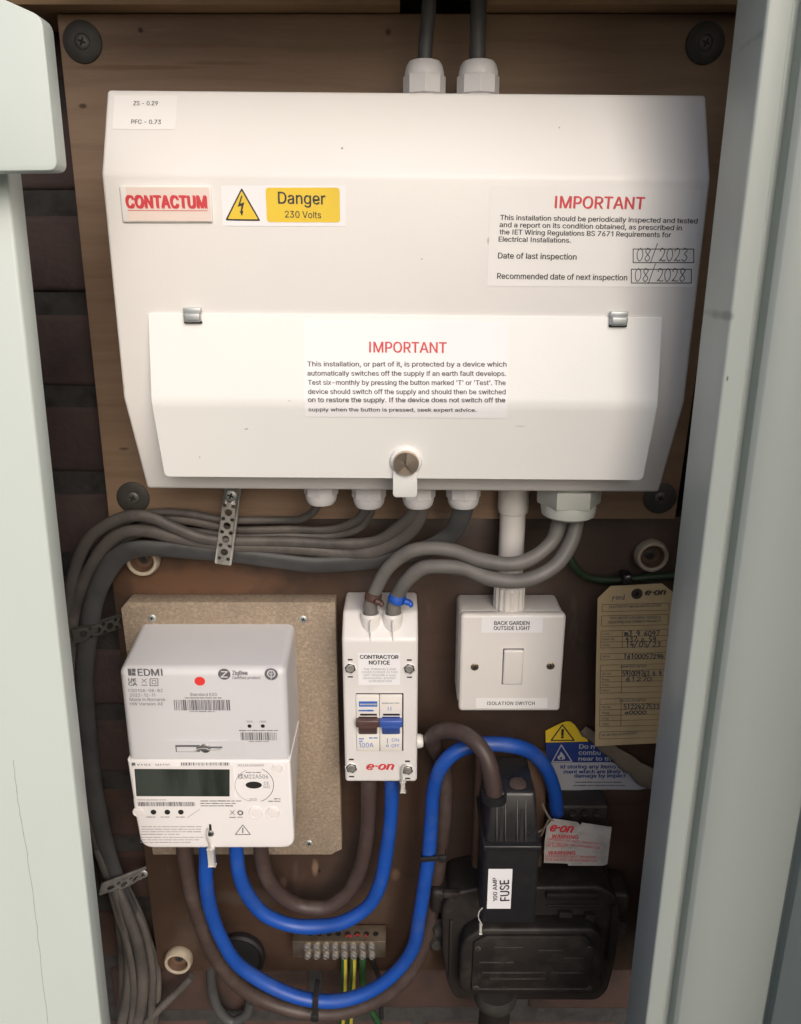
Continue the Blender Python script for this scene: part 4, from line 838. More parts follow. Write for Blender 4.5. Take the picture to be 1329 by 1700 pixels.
ziptie(719, 1416, -.041, 22, R(84), 'black cable tie round the tails on their way up to the fuse', 14, .001)

# green wire and its clip
cable('green_wire', [(940, 915, -.012), (950, 938, -.012), (972, 956, -.009), (1005, 964, -.006), (1045, 962, -.006), (1110, 956, -.006), (1160, 952, -.006)], 6.5, M['cgreend'], 'green earth wire running to the right behind the grey tails', 'wire')
p = P(1037, 955, -.005); s = S(955, -.005)
bm = box(B(), p + Vector((-8 * s, -.010, -16 * s)), p + Vector((8 * s, .005, 8 * s)), 0, .002, 2)
phillips(bm, p + Vector((0, -.010, 3 * s)), 4 * s, 1, 0)
tag(obj('cable_clip', bm, [M['blackr'], M['screw']], None, p), 'black cable clip holding the green earth wire', 'clip')

# ------------------------------------------------------------------ perforated straps
def strap(px0, px1, wpx, Y0, Y1, label, holes, grow, screw=None, m='steel', bend=None):
    A = P(*px0, Y0); C = P(*px1, Y1); U = C - A; L = U.length; U.normalize()
    N = Vector((0, -1, 0)); N = (N - U * N.dot(U)).normalized(); V = N.cross(U)
    hw = wpx * S(px0[1], Y0) / 2; u = hw / 14.0
    out = roundpoly([Vector((0, -hw)), Vector((L, -hw)), Vector((L, hw)), Vector((0, hw))], hw * .25, 3)
    hs = []; t = hw * 1.2; i = 0
    while t < L - hw * .4:
        if i % 2 == 0: cs = [(t, 0, 6.2 * u)]
        else: cs = [(t, -7.2 * u, 3.3 * u), (t, 7.2 * u, 3.3 * u)]
        for x, y, r in cs: hs.append([Vector((x + math.cos(k * math.pi / 7) * r, y + math.sin(k * math.pi / 7) * r)) for k in range(14)])
        t += 11.5 * u; i += 1
    vs_, fs = fill([out] + hs, .00045)
    pl = Plane(A, U, V); bm = B()
    sag = bend or (lambda x: 0)
    put(bm, Plane(A, U, V), vs_, fs, lambda x, y: (x, y), 0, 0)
    for v in bm.verts:
        t = (v.co - A).dot(U) / L; v.co += N * sag(t)
    bmesh.ops.recalc_face_normals(bm, faces=bm.faces)
    root = thing('metal_strap', A, label, 'strap', grow); obj('band', bm, M[m], root, smooth=False)
    if screw is not None: obj('screw', phillips(B(), A + U * L * screw + N * (sag(screw) + .0006), .0046, 0, 1), [M['zinc'], M['dark']], root)
gS = 'perforated metal straps'
strap((383, 812), (370, 937), 29, -.046, -.046, 'perforated steel strap across the cable bundle under the white unit', None, gS, .10, bend=lambda t: -.012 * max(0, 1 - t / .22) ** 2)
strap((120, 1056), (212, 1026), 27, -.030, .002, 'perforated strap round the cables beside the top of the meter, dark with dust', None, gS, None, 'washer', bend=lambda t: .004 * math.sin(t * 3))
strap((166, 1476), (240, 1446), 27, -.030, .004, 'perforated strap with a screw, round the cables at the bottom left', None, gS, .93, bend=lambda t: .005 * math.sin(t * 3))

# ------------------------------------------------------------------ chipboard and meter
YC = -.018
a = P(201, 1000, YC); b = P(556, 1000, YC); c = P(559, 1419, YC)
ch = thing('chipboard_panel', (a.x, 0, c.z), 'pale chipboard panel behind the electricity meter, its corners chipped', 'board')
pts = [Vector((a.x + .004, YC, a.z)), Vector((b.x, YC, a.z)), Vector((b.x, YC, c.z + .006)), Vector((b.x - .006, YC, c.z + .003)), Vector((b.x - .010, YC, c.z)), Vector((a.x + .002, YC, c.z)), Vector((a.x - .001, YC, a.z - .006))]
obj('panel', prism(B(), pts, (0, .0175, 0), 0, .0006, 2), M['chip'], ch)
s0 = None
for px, py in ((503, 1028), (513, 1400), (252, 1026)):
    p = P(px, py, YC)
    if s0 is None: s0 = obj('screw', phillips(B(), (0, 0, 0), .0033, 0, 1), [M['zinc'], M['dark']], ch, p, local=True)
    else: copy_of(s0, ch, p)

YM = -.080
mt = thing('electricity_meter', (P(340, 1400, YM).x, YC, -.465), 'white electricity meter with a grey display and clipped-on hub, mounted on the chipboard', 'electricity meter')
mx0, mx1 = -.2185, -.0885
zh_t, zh_b, zm_b = -.2965, P(340, 1260, YM).z, P(340, 1407, YM).z
b = B()
bf = [(mx0, YM, zh_t), (mx1, YM, zh_t), (mx1 - .0008, YM, zh_b), (mx0 + .0008 - .0016, YM, zh_b)]
bb = [(mx0 - .002, YC, zh_t + .0085), (mx1 - .001, YC, zh_t + .0085), (mx1 - .001, YC, zh_b), (mx0 - .001, YC, zh_b)]
fv = [b.verts.new(q) for q in bf]; kv = [b.verts.new(q) for q in bb]
b.faces.new(fv); b.faces.new(kv[::-1])
for i in range(4): b.faces.new((fv[i], kv[i], kv[(i + 1) % 4], fv[(i + 1) % 4]))
bmesh.ops.recalc_face_normals(b, faces=b.faces)
e_ = [e for e in b.edges if not all(abs(v.co.z - zh_b) < 1e-4 for v in e.verts) and not all(abs(v.co.y - YC) < 1e-4 for v in e.verts)]
bmesh.ops.bevel(b, geom=e_, offset=.0065, segments=6, profile=.5, affect='EDGES', clamp_overlap=True)
hub = obj('communications_hub', b, M['hub'], mt, angle=50)
b = B(); YMM = YM - .0012
outl = roundpoly([Vector((mx0 - .0012, 0, zh_b - .0006)), Vector((mx1 + .0002, 0, zh_b - .0006)), Vector((mx1 + .0012, 0, zm_b)), Vector((mx0 + .001, 0, zm_b))], .0001)
cx_ = [Vector((mx0 - .0012, zh_b - .0006)), Vector((mx0 + .002, zm_b)), Vector((mx1 + .0002, zm_b)), Vector((mx1, zh_b - .0006))]
rp_ = [cx_[0]] + roundpoly([cx_[0] + Vector((.0, -.03)), cx_[1], cx_[2], cx_[3] + Vector((0, -.03))], .011, 8)[6:-9] + [cx_[3]]
prism(b, [Vector((q.x, YMM, q.y)) for q in rp_], (0, .058, 0), 0)
e_ = [e for e in b.edges if all(abs(v.co.y - YMM) < 1e-5 for v in e.verts)]
bmesh.ops.bevel(b, geom=e_, offset=.0025, segments=4, profile=.5, affect='EDGES', clamp_overlap=True)
for v in b.verts:
    k = max(0, min(1, (v.co.y - YMM - .006) / .05)) * max(0, zh_b - v.co.z) / (zh_b - zm_b)
    v.co.x += k * .011 * (-1 if v.co.x > (mx0 + mx1) / 2 else 1)
mb = obj('meter_case', b, M['meter'], mt, angle=40)
# hub print
a = Art(front(YM))
a.rect(211.5, 1110, 217, 1121.5, 1).rect(218.2, 1110, 224.5, 1115, 1).rect(218.2, 1116.2, 224.5, 1121.5, 1).text('EDMI', (229, 1121.5), (270, 1121.3), 11.2, 1, .018)
a.text('UK', (213, 1131.4), (227, 1131.4), 5.6, 1, .03).text('CA', (213, 1138), (228, 1138), 5.6, 1, .03)
a.line([(235, 1126.5), (243, 1133)], 1, 1).line([(243, 1126.5), (235, 1133)], 1, 1).line([(235, 1137), (244, 1137)], 1.4, 1).frame(249, 1126.5, 262, 1138, 1.3, 2).frame(252.5, 1129.5, 258.5, 1135, 1, 2)
for t, x0, x1, y in (('CS010A-08-B2', 213, 270, 1148.5), ('2022-12-11', 215.5, 257.6, 1156), ('Made in Romania', 215.5, 274, 1163.3), ('HW Version AE', 215.5, 271, 1170.6)): a.text(t, (x0, y), (x1, y), 5, 2, .0)
a.disc(331.5, 1130.5, 8.8, 3, n=36, ry=8.2)
a.disc(372, 1119, 10.2, 1, n=36).line([(367, 1114.5), (377, 1114.5), (367, 1123.5), (377, 1123.5)], 2, 0, H3)
a.text('ZigBee', (385.5, 1120.3), (411, 1120.3), 7, 1, .014).text('Certified product', (385.5, 1127), (432, 1127), 4.6, 1, .006)
a.disc(450, 1119, 11, 1, n=36).disc(450, 1118, 7, 0, H3, .72).line([(450, 1113), (450, 1127)], 1.3, 0, H3 + .0001).line([(446, 1116), (450, 1120), (454, 1116)], 1.1, 0, H3 + .0001)
a.text('Standard E20', (315.5, 1155), (360, 1155), 5, 2, 0).words(307, 367, 1159.3, 2, 2, seed=3).bars(288, 1161.5, 381.5, 1179, 2, n=30, seed=5).words(315, 356, 1182, 1.8, 2, seed=4)
a.disc(414, 1205, 3.4, 4).disc(436, 1205, 3.4, 4).text('WAN', (409, 1199), (419, 1199), 3, 2, 0).text('HAN', (431, 1199), (441, 1199), 3, 2, 0)
a.words(397, 461, 1213.5, 2.2, 2, seed=6).bars(399, 1215.5, 459, 1228.6, 2, n=20, seed=8).words(413, 446, 1231.5, 1.6, 2, seed=9)
obj('print', a.bm, [M['hub'], M['greyp'], M['greyp'], M['reddot'], M['dark']], hub, smooth=False)
# seal slot in the hub
a = Art(front(YM)); a.rect(275.7, 1229.5, 405.5, 1252.5, 0, H3, .0016, thick=.0008).rect(291, 1235.5, 332, 1247, 2, H3 + .0006, .0006).rect(332, 1238, 369, 1241, 2, H3 + .0006)
a.rect(293.5, 1238.5, 326, 1246, 0, H3 + .0009, .0005)
phillips(a.bm, front(YM).px(341, 1241, .0009), .0042, 3, 2, rot=.2)
tube(a.bm, [front(YM).px(x, y, .002) for x, y in ((322, 1246), (330, 1241), (341, 1240), (352, 1243), (367, 1241.5))], .0004, 1, 6, 4, 1)
obj('seal_slot', a.bm, [M['hub'], M['seal'], M['greyp'], M['screw']], hub, angle=30)
# meter display and print
FM = front(YMM)
a = Art(FM); a.rect(219, 1270.5, 386, 1326, 0, .0006, .001, thick=.0012)
a.poly([(223.5, 1274.8), (381.5, 1275.5), (381.5, 1320.5), (227, 1320)], 1, .0014, r=.0006)
dsp = obj('display', a.bm, [M['meter'], M['lcd']], mt, smooth=False)
a = Art(FM)
a.rect(218, 1266, 224, 1273, 0).text('KAIFA', (228.5, 1272.7), (251, 1272.7), 5, 0, .01).text('MA120', (258.5, 1272.7), (282, 1272.7), 5, 0, .01).bars(300, 1265.5, 382, 1271, 0, n=30, seed=11)
a.text('M22AA00000000', (395, 1272), (438, 1272), 3.5, 1, 0)
ring = [(421 + 33 * math.cos(t), 1303 + 29 * math.sin(t)) for t in (R(-65 + i * 7) for i in range(20))]; a.line(ring, 1, 1)
ring = [(421 + 31 * math.cos(t), 1303 + 27 * math.sin(t)) for t in (R(100 + i * 7) for i in range(22))]; a.line(ring, .8, 2)
a.text('M22A506', (406, 1292), (445, 1292), 6.5, 1, 0).text('UK', (395, 1288), (404, 1288), 3.8, 0, .02).text('CA', (395, 1292.3), (404, 1292.3), 3.8, 0, .02).text('CE', (438, 1302), (446, 1302), 4.5, 1, 0).text('0452', (437, 1308), (448, 1308), 4.5, 1, 0)
a.words(408, 432, 1283, 2, 1, seed=12).text('2022', (414, 1329), (426, 1329), 4, 1, 0).words(446, 465, 1331, 2.4, 1, seed=13).words(455, 465, 1327, 2.4, 1, seed=14)
a.words(228, 275, 1328.5, 2.4, 1, seed=15).bars(228.5, 1331, 323.5, 1338, 1, n=40, seed=16)
for i, y in enumerate((1330.5, 1334.5, 1338.5)): a.words(333, 402 - 8 * i, y, 2.3, 1, seed=20 + i)
for i, x in enumerate((243, 267, 292)): a.words(x, x + 14, 1357, 2, 1, seed=30 + i)
a.line([(311, 1357), (331, 1343)], .8, 2)
a.line([(382, 1345), (389, 1352)], 1, 1).line([(389, 1345), (382, 1352)], 1, 1).line([(381, 1356.5), (391, 1356.5)], 1.5, 1).disc(398.7, 1349, 5, 1, inner=.55).words(394, 404, 1357, 1.6, 1, seed=40)
for i in range(4): a.words(235, 334 if i < 3 else 300, 1373 + i * 4.2, 2, 2, seed=50 + i)
for i in range(3): a.words(233, (337, 330, 316)[i], 1390.5 + i * 4.2, 1.8, 2, seed=60 + i)
a.line([(402.7, 1369), (415.5, 1385), (390.5, 1385), (402.7, 1369)], 1.3, 1).line([(402.8, 1374), (402.8, 1382)], 1.8, 1)
obj('print', a.bm, [M['greyp'], M['greyp'], M['lgrey']], mb, smooth=False)
bm = B(); a = Art(FM, bm); a.disc(421, 1303, 13.5, 0, .0003, ry=6.8); obj('optical_port', bm, M['dark'], mb, smooth=False)
for x, y, r in ((424.5, 1348, 11.5), (452.5, 1349, 11.5), (229, 1347.5, 9), (460, 1275, 9)):
    p = FM.px(x, y); s = S(y, YMM)
    obj('button', lathe(B(), [(r * s, -.0004), (r * s, .0006), (r * s * .93, .0011), (r * s * .85, .0010), (r * s * .80, .0006), (r * s * .74, .0010), (0, .0013)], p, (0, -1, 0), 32), M['btn'], mt, angle=25)
for x in (254.5, 277.5, 300):
    p = FM.px(x, 1348); s = S(1348, YMM)
    obj('indicator_light', lathe(B(), [(4.6 * s, 0), (4.6 * s, .0004), (3.9 * s, .0005), (3.5 * s, .0003), (0, .0003)], p, (0, -1, 0), 20), M['dark'], mt)
bm = B(); a = Art(FM, bm); a.rect(346.5, 1368, 350.5, 1378, 1, .0004)
phillips(bm, FM.px(349, 1383, .0006), .0030, 2, 1)
tube(bm, [FM.px(x, y, h) for x, y, h in ((346, 1372, .002), (345, 1383, .004), (348, 1395, .0035), (350, 1406, .003), (352, 1420, .002), (352, 1432, .001))], .0009, 1, 8, 5, 0)
box(bm, FM.px(348, 1433, .0005), FM.px(356, 1405, .004), 0, .0008, 2)
obj('seal', bm, [M['seal'], M['dark'], M['screw']], mt, angle=35)

# ------------------------------------------------------------------ isolator
YI = -.058
iso = thing('isolator_switch', (P(631, 1290, YI).x, 0, P(631, 1298, YI).z), 'slim white isolator with a brown and a blue toggle, right of the meter', 'switch')
FI = front(YI)
xi0, xi1 = P(569.5, 1170, YI).x, P(693, 1170, YI).x
zi0, zi1, zi2 = P(631, 1299, YI).z, P(631, 1062, YI).z, P(631, 1014, -.040).z
hex_c = [(581, 1109.5), (679, 1110), (583, 1275), (676, 1278)]
prof = [(0, zi0), (YI, zi0), (YI, zi1), (-.040, zi2), (0, zi2)]
case = obj('case', prism(B(), [(xi0, y, z) for y, z in prof], (xi1 - xi0, 0, 0), 0, .003, 4), M['plastic'], iso)
FS = Plane((0, YI, zi1), (1, 0, 0), (0, -.040 - YI, zi2 - zi1))
for x in (615, 652):                                   # the two cable mouths and their ribs
    s = S(1015, -.044); p = P(x, 1030, -.0465)
    bm = B()
    lathe(bm, [(12 * s, -.014), (15.5 * s, -.004), (16.5 * s, .004), (16.5 * s, .0062), (15.6 * s, .0070), (13.6 * s, .0070), (13.2 * s, .002)], p, (0, 0, 1), 28)
    box(bm, p + Vector((-1 * s, -.0115, -.0135)), p + Vector((1 * s, .0, .0045)), 0, .0004, 2)
    obj('cable_mouth', bm, M['plastic'], case)
a = Art(FI)
a.rect(594, 1084, 664, 1137, 0)
a.text('CONTRACTOR', (597, 1093.2), (661.5, 1093.4), 6.2, 1, .03, h=H3).text('NOTICE', (612, 1102.6), (647, 1102.8), 6.4, 1, .03, h=H3)
for t, x0, x1, y in (('THE TERMINALS AND', 603, 657, 1112), ('COVER SCREWS IN THIS', 600, 660, 1117), ('UNIT REQUIRE A 4mm', 603, 657, 1122), ('HEXAGONAL SOCKET', 603, 657, 1127), ('SCREWDRIVER', 612, 650, 1132)): a.text(t, (x0, y), (x1, y), 3.3, 2, 0, h=H3)
obj('notice_label', a.bm, [M['paper'], M['black'], M['lgrey']], iso, smooth=False)
a = Art(FI); a.text('e·on', (607.5, 1277.5), (654.5, 1277.5), 12.5, 0, .03, shear=.3)
obj('logo_print', a.bm, M['red'], iso, smooth=False)
for x, y in hex_c:
    p = FI.px(x, y); bm = B(); s = S(y, YI)
    lathe(bm, [(11.2 * s, -.0005), (11.2 * s, .0007), (9.9 * s, .0010), (9.6 * s, .0003)], p, (0, -1, 0), 6)
    lathe(bm, [(9.5 * s, -.0004), (9.5 * s, .00035)], p, (0, -1, 0), 6, 2)
    lathe(bm, [(7.0 * s, -.0002), (7.0 * s, .0008), (5.6 * s, .0014), (4 * s, .0014), (3.6 * s, .0009), (0, .0009)], p, (0, -1, 0), 22, 1)
    a = Art(FI, bm)
    dy = -14.5
    a.rect(x - 4, y + dy - 1.3, x + 4, y + dy + 1.3, 2, .0003).rect(x - 4, y + 12.8, x + 4.5, y + 15, 2, .0003)
    obj('cover_screw', bm, [M['plastic'], M['steel'], M['dark']], iso, smooth=False)
# the two breaker modules in their window
a = Art(FI); a.rect(590.5, 1150.5, 669.5, 1246, 0, .0003); obj('window_recess', a.bm, M['dark'], iso, smooth=False)
YT = YI - .0012
for k, (x0, x1) in enumerate(((592.3, 629.2), (630.6, 667.3))):
    p0, p1 = FI.px(x0, 1244.5), FI.px(x1, 1152); zs = [FI.px(630, y).z for y in (1244.5, 1216, 1188, 1152)]
    bm = box(B(), (p0.x, YI - .0022, p0.z), (p1.x, YI + .002, zs[1]), 0, .0008, 2)
    box(bm, (p0.x, YI - .0022, zs[2]), (p1.x, YI + .002, p1.z), 0, .0008, 2)
    for xx in ((p0.x, p0.x + .0019), (p1.x - .0019, p1.x)): box(bm, (xx[0], YI - .002, zs[1] - .001), (xx[1], YI + .002, zs[2] + .001), 0, .0003, 1)
    FT = front(YI - .0022); A_ = Art(FT, bm)
    A_.rect(x0 + 5, 1184.8, x1 - 4, 1188, 1, .0001)
    if k == 0:
        A_.rect(595.3, 1164.3, 626, 1173.2, 2, .0001).words(598, 624, 1171.5, 5, 3, .0003, seed=69).words(595.5, 619, 1181.5, 4, 2, .0002, seed=70)
        A_.words(596, 606, 1228, 3, 2, .0001, seed=71).words(613, 626, 1226.5, 3, 2, .0001, seed=72).words(596, 601, 1232, 3, 2, .0001, seed=73).text('100A', (595.7, 1240.6), (619.5, 1240.6), 7.5, 2, 0, h=.0002)
    else:
        A_.words(634, 662, 1168.5, 2.6, 4, .0001, seed=74).line([(644, 1173.5), (644, 1179)], 1, 2, .0001).line([(648.5, 1173.5), (648.5, 1179)], 1, 2, .0001)
        A_.line([(642.8, 1226), (642.8, 1234)], 1.1, 2, .0001).disc(642.8, 1238, 2.4, 2, .0001, .6).text('ON', (650, 1231), (662, 1231), 5.4, 2, 0, h=.0002).text('OFF', (649.5, 1240.4), (663, 1240.4), 5.4, 2, 0, h=.0002)
    mod = obj('switch_module', bm, [M['modw'], M['dark'], M['bluep'], M['wprint'], M['lgrey']], iso, angle=30)
    tx0, tx1 = p0.x + .002, p1.x - .002
    q0, q1, q2 = zs[1], FI.px(630, 1201).z, FI.px(630, 1189).z
    tp = [(YI + .001, q0), (YI - .0035, q0 + .0005), (YI - .0075, q1), (YI - .0065, q2 - .0003), (YI + .001, q2)]
    tb = prism(B(), [(tx0, y, z) for y, z in tp], (tx1 - tx0, 0, 0), 0, .0006, 2)
    box(tb, (p0.x - .0003, YI - .0072, q1 + .0003), (p1.x + .0003, YI - .0012, q2), 0, .0012, 3)
    obj('toggle', tb, M['togb' if k == 0 else 'togu'], mod)
bm = tube(B(), [FI.px(x, y, h) for x, y, h in ((674, 1268, .002), (668, 1270, .004), (667, 1285, .004), (668, 1298, .003), (669, 1308, .002))], .0009, 1, 8, 5)
box(bm, FI.px(665, 1311, .0008), FI.px(672, 1294, .004), 0, .0008, 2)
obj('seal', bm, M['seal'], iso)
lat = P(698, 1232, -.03)
obj('side_plug', lathe(B(), [(.0062, 0), (.0062, .006), (.005, .0085), (0, .009)], Vector((xi1 - .003, -.034, P(690, 1230, -.034).z)), (1, 0, 0), 22), M['plastic'], iso)

# ------------------------------------------------------------------ light switch with surface box
YS = -.046; FSW = front(YS)
sw = thing('light_switch', (P(850, 1180, YS).x, 0, P(850, 1180, YS).z), 'square white light switch labelled for the back garden, below the conduit', 'light switch')
p0, p1 = P(761, 1181.5, YS), P(940.5, 1020.5, YS)
obj('back_box', box(B(), (p0.x - .0005, -.0365, p0.z + .0015), (p1.x - .0005, -.0005, p1.z - .0012), 0, .0035, 4), M['switchw'], sw)
obj('face_plate', box(B(), (p0.x, YS, p0.z), (p1.x, -.0366, p1.z), 0, .0032, 5), M['switchw'], sw)
r0, r1 = P(833.5, 1135, YS), P(868.5, 1077.5, YS)
bm = box(B(), (r0.x - .0006, YS - .0003, r0.z - .0006), (r1.x + .0003, YS + .001, r1.z + .0006), 1, .0002, 1)
bb_ = box(B(), (r0.x, YS - .0028, r0.z), (r1.x, YS + .001, r1.z), 0, .0014, 4, rot=Matrix.Rotation(R(2.5), 3, 'X')); join(bm, bb_)
obj('rocker', bm, [M['switchw'], M['greyp']], sw)
s1 = None
for x, y, rt in ((787.7, 1107, .3), (913.5, 1105.5, 1.0)):
    p = P(x, y, YS)
    obj('screw', phillips(B(), p + Vector((0, -.0002, 0)), .0033, 0, 1, rot=rt, dome=.18), [M['brass'], M['dark']], sw)
a = Art(FSW); a.rect(799.5, 1023.8, 901.5, 1050, 0).text('BACK GARDEN', (819.8, 1037.2), (878.5, 1037.2), 6.2, 1, .022).text('OUTSIDE LIGHT', (819, 1045.6), (879.5, 1045.6), 6.2, 1, .022)
obj('name_label', a.bm, [M['paper'], M['black']], sw, smooth=False)
a = Art(FSW); a.rect(790, 1158.5, 909, 1175.5, 0).text('ISOLATION SWITCH', (808, 1170), (887, 1170), 5.6, 1, .016, space=1.1)
obj('name_label', a.bm, [M['clearlab'], M['black']], sw, smooth=False)
# conduit
cdt = thing('conduit', P(847, 1000, -.024), 'white plastic conduit dropping from the consumer unit to the square switch', 'conduit')
YK = -.028
xk = P(849.5, 930, YK).x; s = S(900, YK)
ztop, zmid, zlow = -.149, P(850, 851, YK).z, P(850, 978, YK).z
xk = (P(851, 840, YK).x + P(846, 975, YK).x) / 2
obj('pipe', lathe(B(), [(.0102, 0), (.0102, zmid - zlow + .02)], (xk, YK, zlow - .005), (0, 0, 1), 32), M['switchw'], cdt)
obj('coupler', lathe(B(), [(.0104, 0), (.0118, .0008), (.0122, .003), (.0122, ztop - zmid)], (xk, YK, zmid), (0, 0, 1), 32), M['switchw'], cdt)
zl2 = P(850, 1014, YK).z
obj('ribbed_adaptor', lathe(B(), [(.0118, 0), (.0128, .0015), (.0128, zlow - zl2 - .001), (.0118, zlow - zl2 + .001)], (xk, YK, p1.z - .002), (0, 0, 1), 64, twist=lambda i: 1.0 if i % 4 < 2 else .95), M['switchw'], cdt, angle=20)

# ------------------------------------------------------------------ earth terminal bar and its wires
YE = -.022
p0, p1 = P(486, 1590, YE), P(640, 1563, YE)
eb = thing('earth_bar', (p0.x, 0, p0.z), 'brass earth terminal bar with two rows of screws, below the meter tails', 'terminal bar')
pe = P(486, 1548, -.010)
bm = box(B(), (p0.x, YE, p0.z), (p1.x, -.002, p1.z), 0, .0006, 2)
zt2 = p1.z + .0004
obj('bar', bm, M['brass'], eb)
a = Art(Plane((0, YE, p1.z), (1, 0, 0), (0, 1, 0)))
for i in range(8):
    x = 513 + i * 15.7; xx = P(x, 1563, YE).x
    vs_, fs = fill([[Vector((xx + .0028 * math.cos(t), .009 + .0028 * math.sin(t))) for t in (k * math.pi / 8 for k in range(16))]])
    put(a.bm, a.p, vs_, fs, lambda x, y: (x, y), .0003, 0)
for x, y, x2, y2 in ((578, 1553, 583, 1556), (592, 1551, 597, 1554), (589, 1555, 592, 1553), (606, 1552, 609, 1556), (574, 1556, 577, 1553)): a.line([(x, y), (x2, y2)], 2.2, 1, .0005)
obj('wire_hole', a.bm, [M['dark'], M['red']], eb, smooth=False)
t0 = None
for row, y in enumerate((1570, 1584)):
    for i in range(8):
        p = P(510 + i * 15.2 + (row * .8), y, YE)
        if t0 is None:
            bm = lathe(B(), [(.0032, -.001), (.0032, .0032), (.0024, .0044), (0, .0046)], (0, 0, 0), (0, -1, 0), 14)
            f = box(bm, (-.0025, -.00475, -.00035), (.0025, -.0043, .00035), 1, rot=Matrix.Rotation(.6, 3, 'Y'))
            t0 = obj('terminal_screw', bm, [M['steel'], M['dark']], eb, p, local=True)
        else: copy_of(t0, eb, p)
gE = 'earth wires below the terminal bar'
def stripe_wire(seq, rpx, label):
    pts = path(seq); r = rpx * S(seq[1][1], seq[1][2])
    bm = tube(B(), pts, r, 1, 16, 8)
    bm.faces.ensure_lookup_table()
    n = 16
    for i, f in enumerate(bm.faces):
        if i % n in (2, 3, 4, 9, 10, 11): f.material_index = 1
    tag(obj('earth_wire', bm, [M['gy'], M['cgreen']], None, pts[-1]), label, 'wire', gE)
stripe_wire([(571, 1584, -.014), (571, 1610, -.014), (570, 1650, -.014), (567, 1700, -.012), (565, 1740, -.012)], 5.2, 'leftmost green and yellow striped wire under the terminal bar')
stripe_wire([(586, 1584, -.014), (586, 1610, -.014), (584, 1650, -.014), (580, 1700, -.012), (578, 1740, -.012)], 5.2, 'second green and yellow striped wire under the terminal bar')
cable('earth_wire', [(602, 1584, -.014), (601, 1610, -.014), (602, 1640, -.012), (610, 1668, -.012), (624, 1692, -.012), (640, 1730, -.012)], 5.5, M['cgreen'], 'plain green wire bending right under the terminal bar', 'wire', gE)
cable('earth_wire', [(617, 1584, -.014), (620, 1600, -.014), (628, 1620, -.010), (630, 1650, -.006), (633, 1690, -.006)], 4, M['blackr'], 'thin black wire at the right end of the terminal bar', 'wire', gE)

# black rubber disc
p = P(398, 1584, -.004)
bm = lathe(B(), [(.0235, -.004), (.0255, .001), (.0255, .006), (.0235, .0085), (.0215, .0075), (.0205, .0055), (0, .006)], p, (0, -1, .10), 40)
tag(obj('rubber_grommet', bm, M['blackr'], None, p), 'round black rubber grommet in the board behind the meter tails', 'grommet')

# ------------------------------------------------------------------ service head (cut-out) and fuse
so = thing('service_head', (P(890, 1650, -.05).x, 0, P(890, 1655, -.05).z), 'dusty black service head with a wide cast casing, at the bottom right', 'service head')
def px_poly(Y, pts, r): return [Vector((q.x, Y, q.z)) for q in roundpoly([P(x, y, Y) for x, y in pts], r)]
YB_ = -.045
bm = prism(B(), px_poly(YB_, [(733, 1512), (748, 1484), (800, 1474), (995, 1472), (1024, 1488), (1030, 1540), (1020, 1605), (1008, 1648), (990, 1662), (756, 1660), (741, 1630), (734, 1580)], .007), (0, .044, 0), 0, .0025, 3)
for x0_, x1_, y0_, y1_, dY in ((735, 762, 1478, 1486, .004), (905, 992, 1478, 1487, .005), (905, 996, 1500, 1504, .002), (1008, 1016, 1500, 1590, .003), (744, 751, 1525, 1620, .003), (925, 950, 1510, 1535, .004), (968, 985, 1512, 1530, .006)):
    A_, C_ = P(x0_, y1_, YB_), P(x1_, y0_, YB_); box(bm, (A_.x, YB_ - dY, A_.z), (C_.x, YB_ + .002, C_.z), 0, .0008, 2)
obj('casing', bm, M['iron'], so)
YB2 = -.062
bm = prism(B(), px_poly(YB2, [(772, 1560), (800, 1543), (985, 1543), (1001, 1560), (1002, 1640), (988, 1653), (774, 1652), (762, 1640), (764, 1580)], .004), (0, .018, 0), 0, .003, 3)
prism(bm, px_poly(YB2 - .003, [(786, 1566), (806, 1555), (972, 1555), (984, 1568), (984, 1648), (782, 1648)], .003), (0, .005, 0), 0, .0012, 2)
for x, y, x1_, hh in ((820, 1572, 868, 1.2), (892, 1577, 934, 1.2), (795, 1597, 852, 1), (800, 1614, 905, 1.3), (915, 1614, 968, .9), (812, 1624, 905, .8), (792, 1641, 975, 1.6), (935, 1590, 970, .8)):
    A_, C_ = P(x, y, YB2 - .003), P(x1_, y, YB2 - .003)
    box(bm, (A_.x, YB2 - .0042, A_.z - hh * .0004), (C_.x, YB2 - .001, A_.z + hh * .0004), 1, .0003, 1)
for x, y in ((793, 1575), (978, 1575), (790, 1640), (978, 1641)): phillips(bm, P(x, y, YB2 - .003), .0028, 1, 0)
obj('cover', bm, [M['iron'], M['dusty']], so)
for x, y, r in ((738, 1500, .0105), (1022, 1505, .012)):
    p = P(x, y, -.035); bm = box(B(), p + Vector((-.013, .0, -.014)), p + Vector((.013, .034, .014)), 0, .005, 3)
    obj('fixing_lug', bm, M['iron'], so)
for x, y in ((729, 1542), (724, 1566), (1028, 1545)):
    p = P(x, y, -.03); bm = lathe(B(), [(.0065, -.02), (.0065, .002), (.005, .004), (0, .0042)], p, (0, -1, 0), 6); lathe(bm, [(.009, -.004), (.009, -.002)], p, (0, -1, 0), 24)
    obj('bolt', bm, M['washer'], so)
p = P(822, 1646, -.042); bm = lathe(B(), [(.019, .004), (.0205, -.002), (.0205, -.007), (.018, -.012), (.015, -.014)], p, (0, 0, 1), 32)
obj('collar', bm, M['washer'], so)
pts = path([(822, 1662, -.042), (820, 1690, -.040), (815, 1730, -.038)]); obj('supply_cable', tube(B(), pts, .015, 1, 20, 8), M['iron'], so)
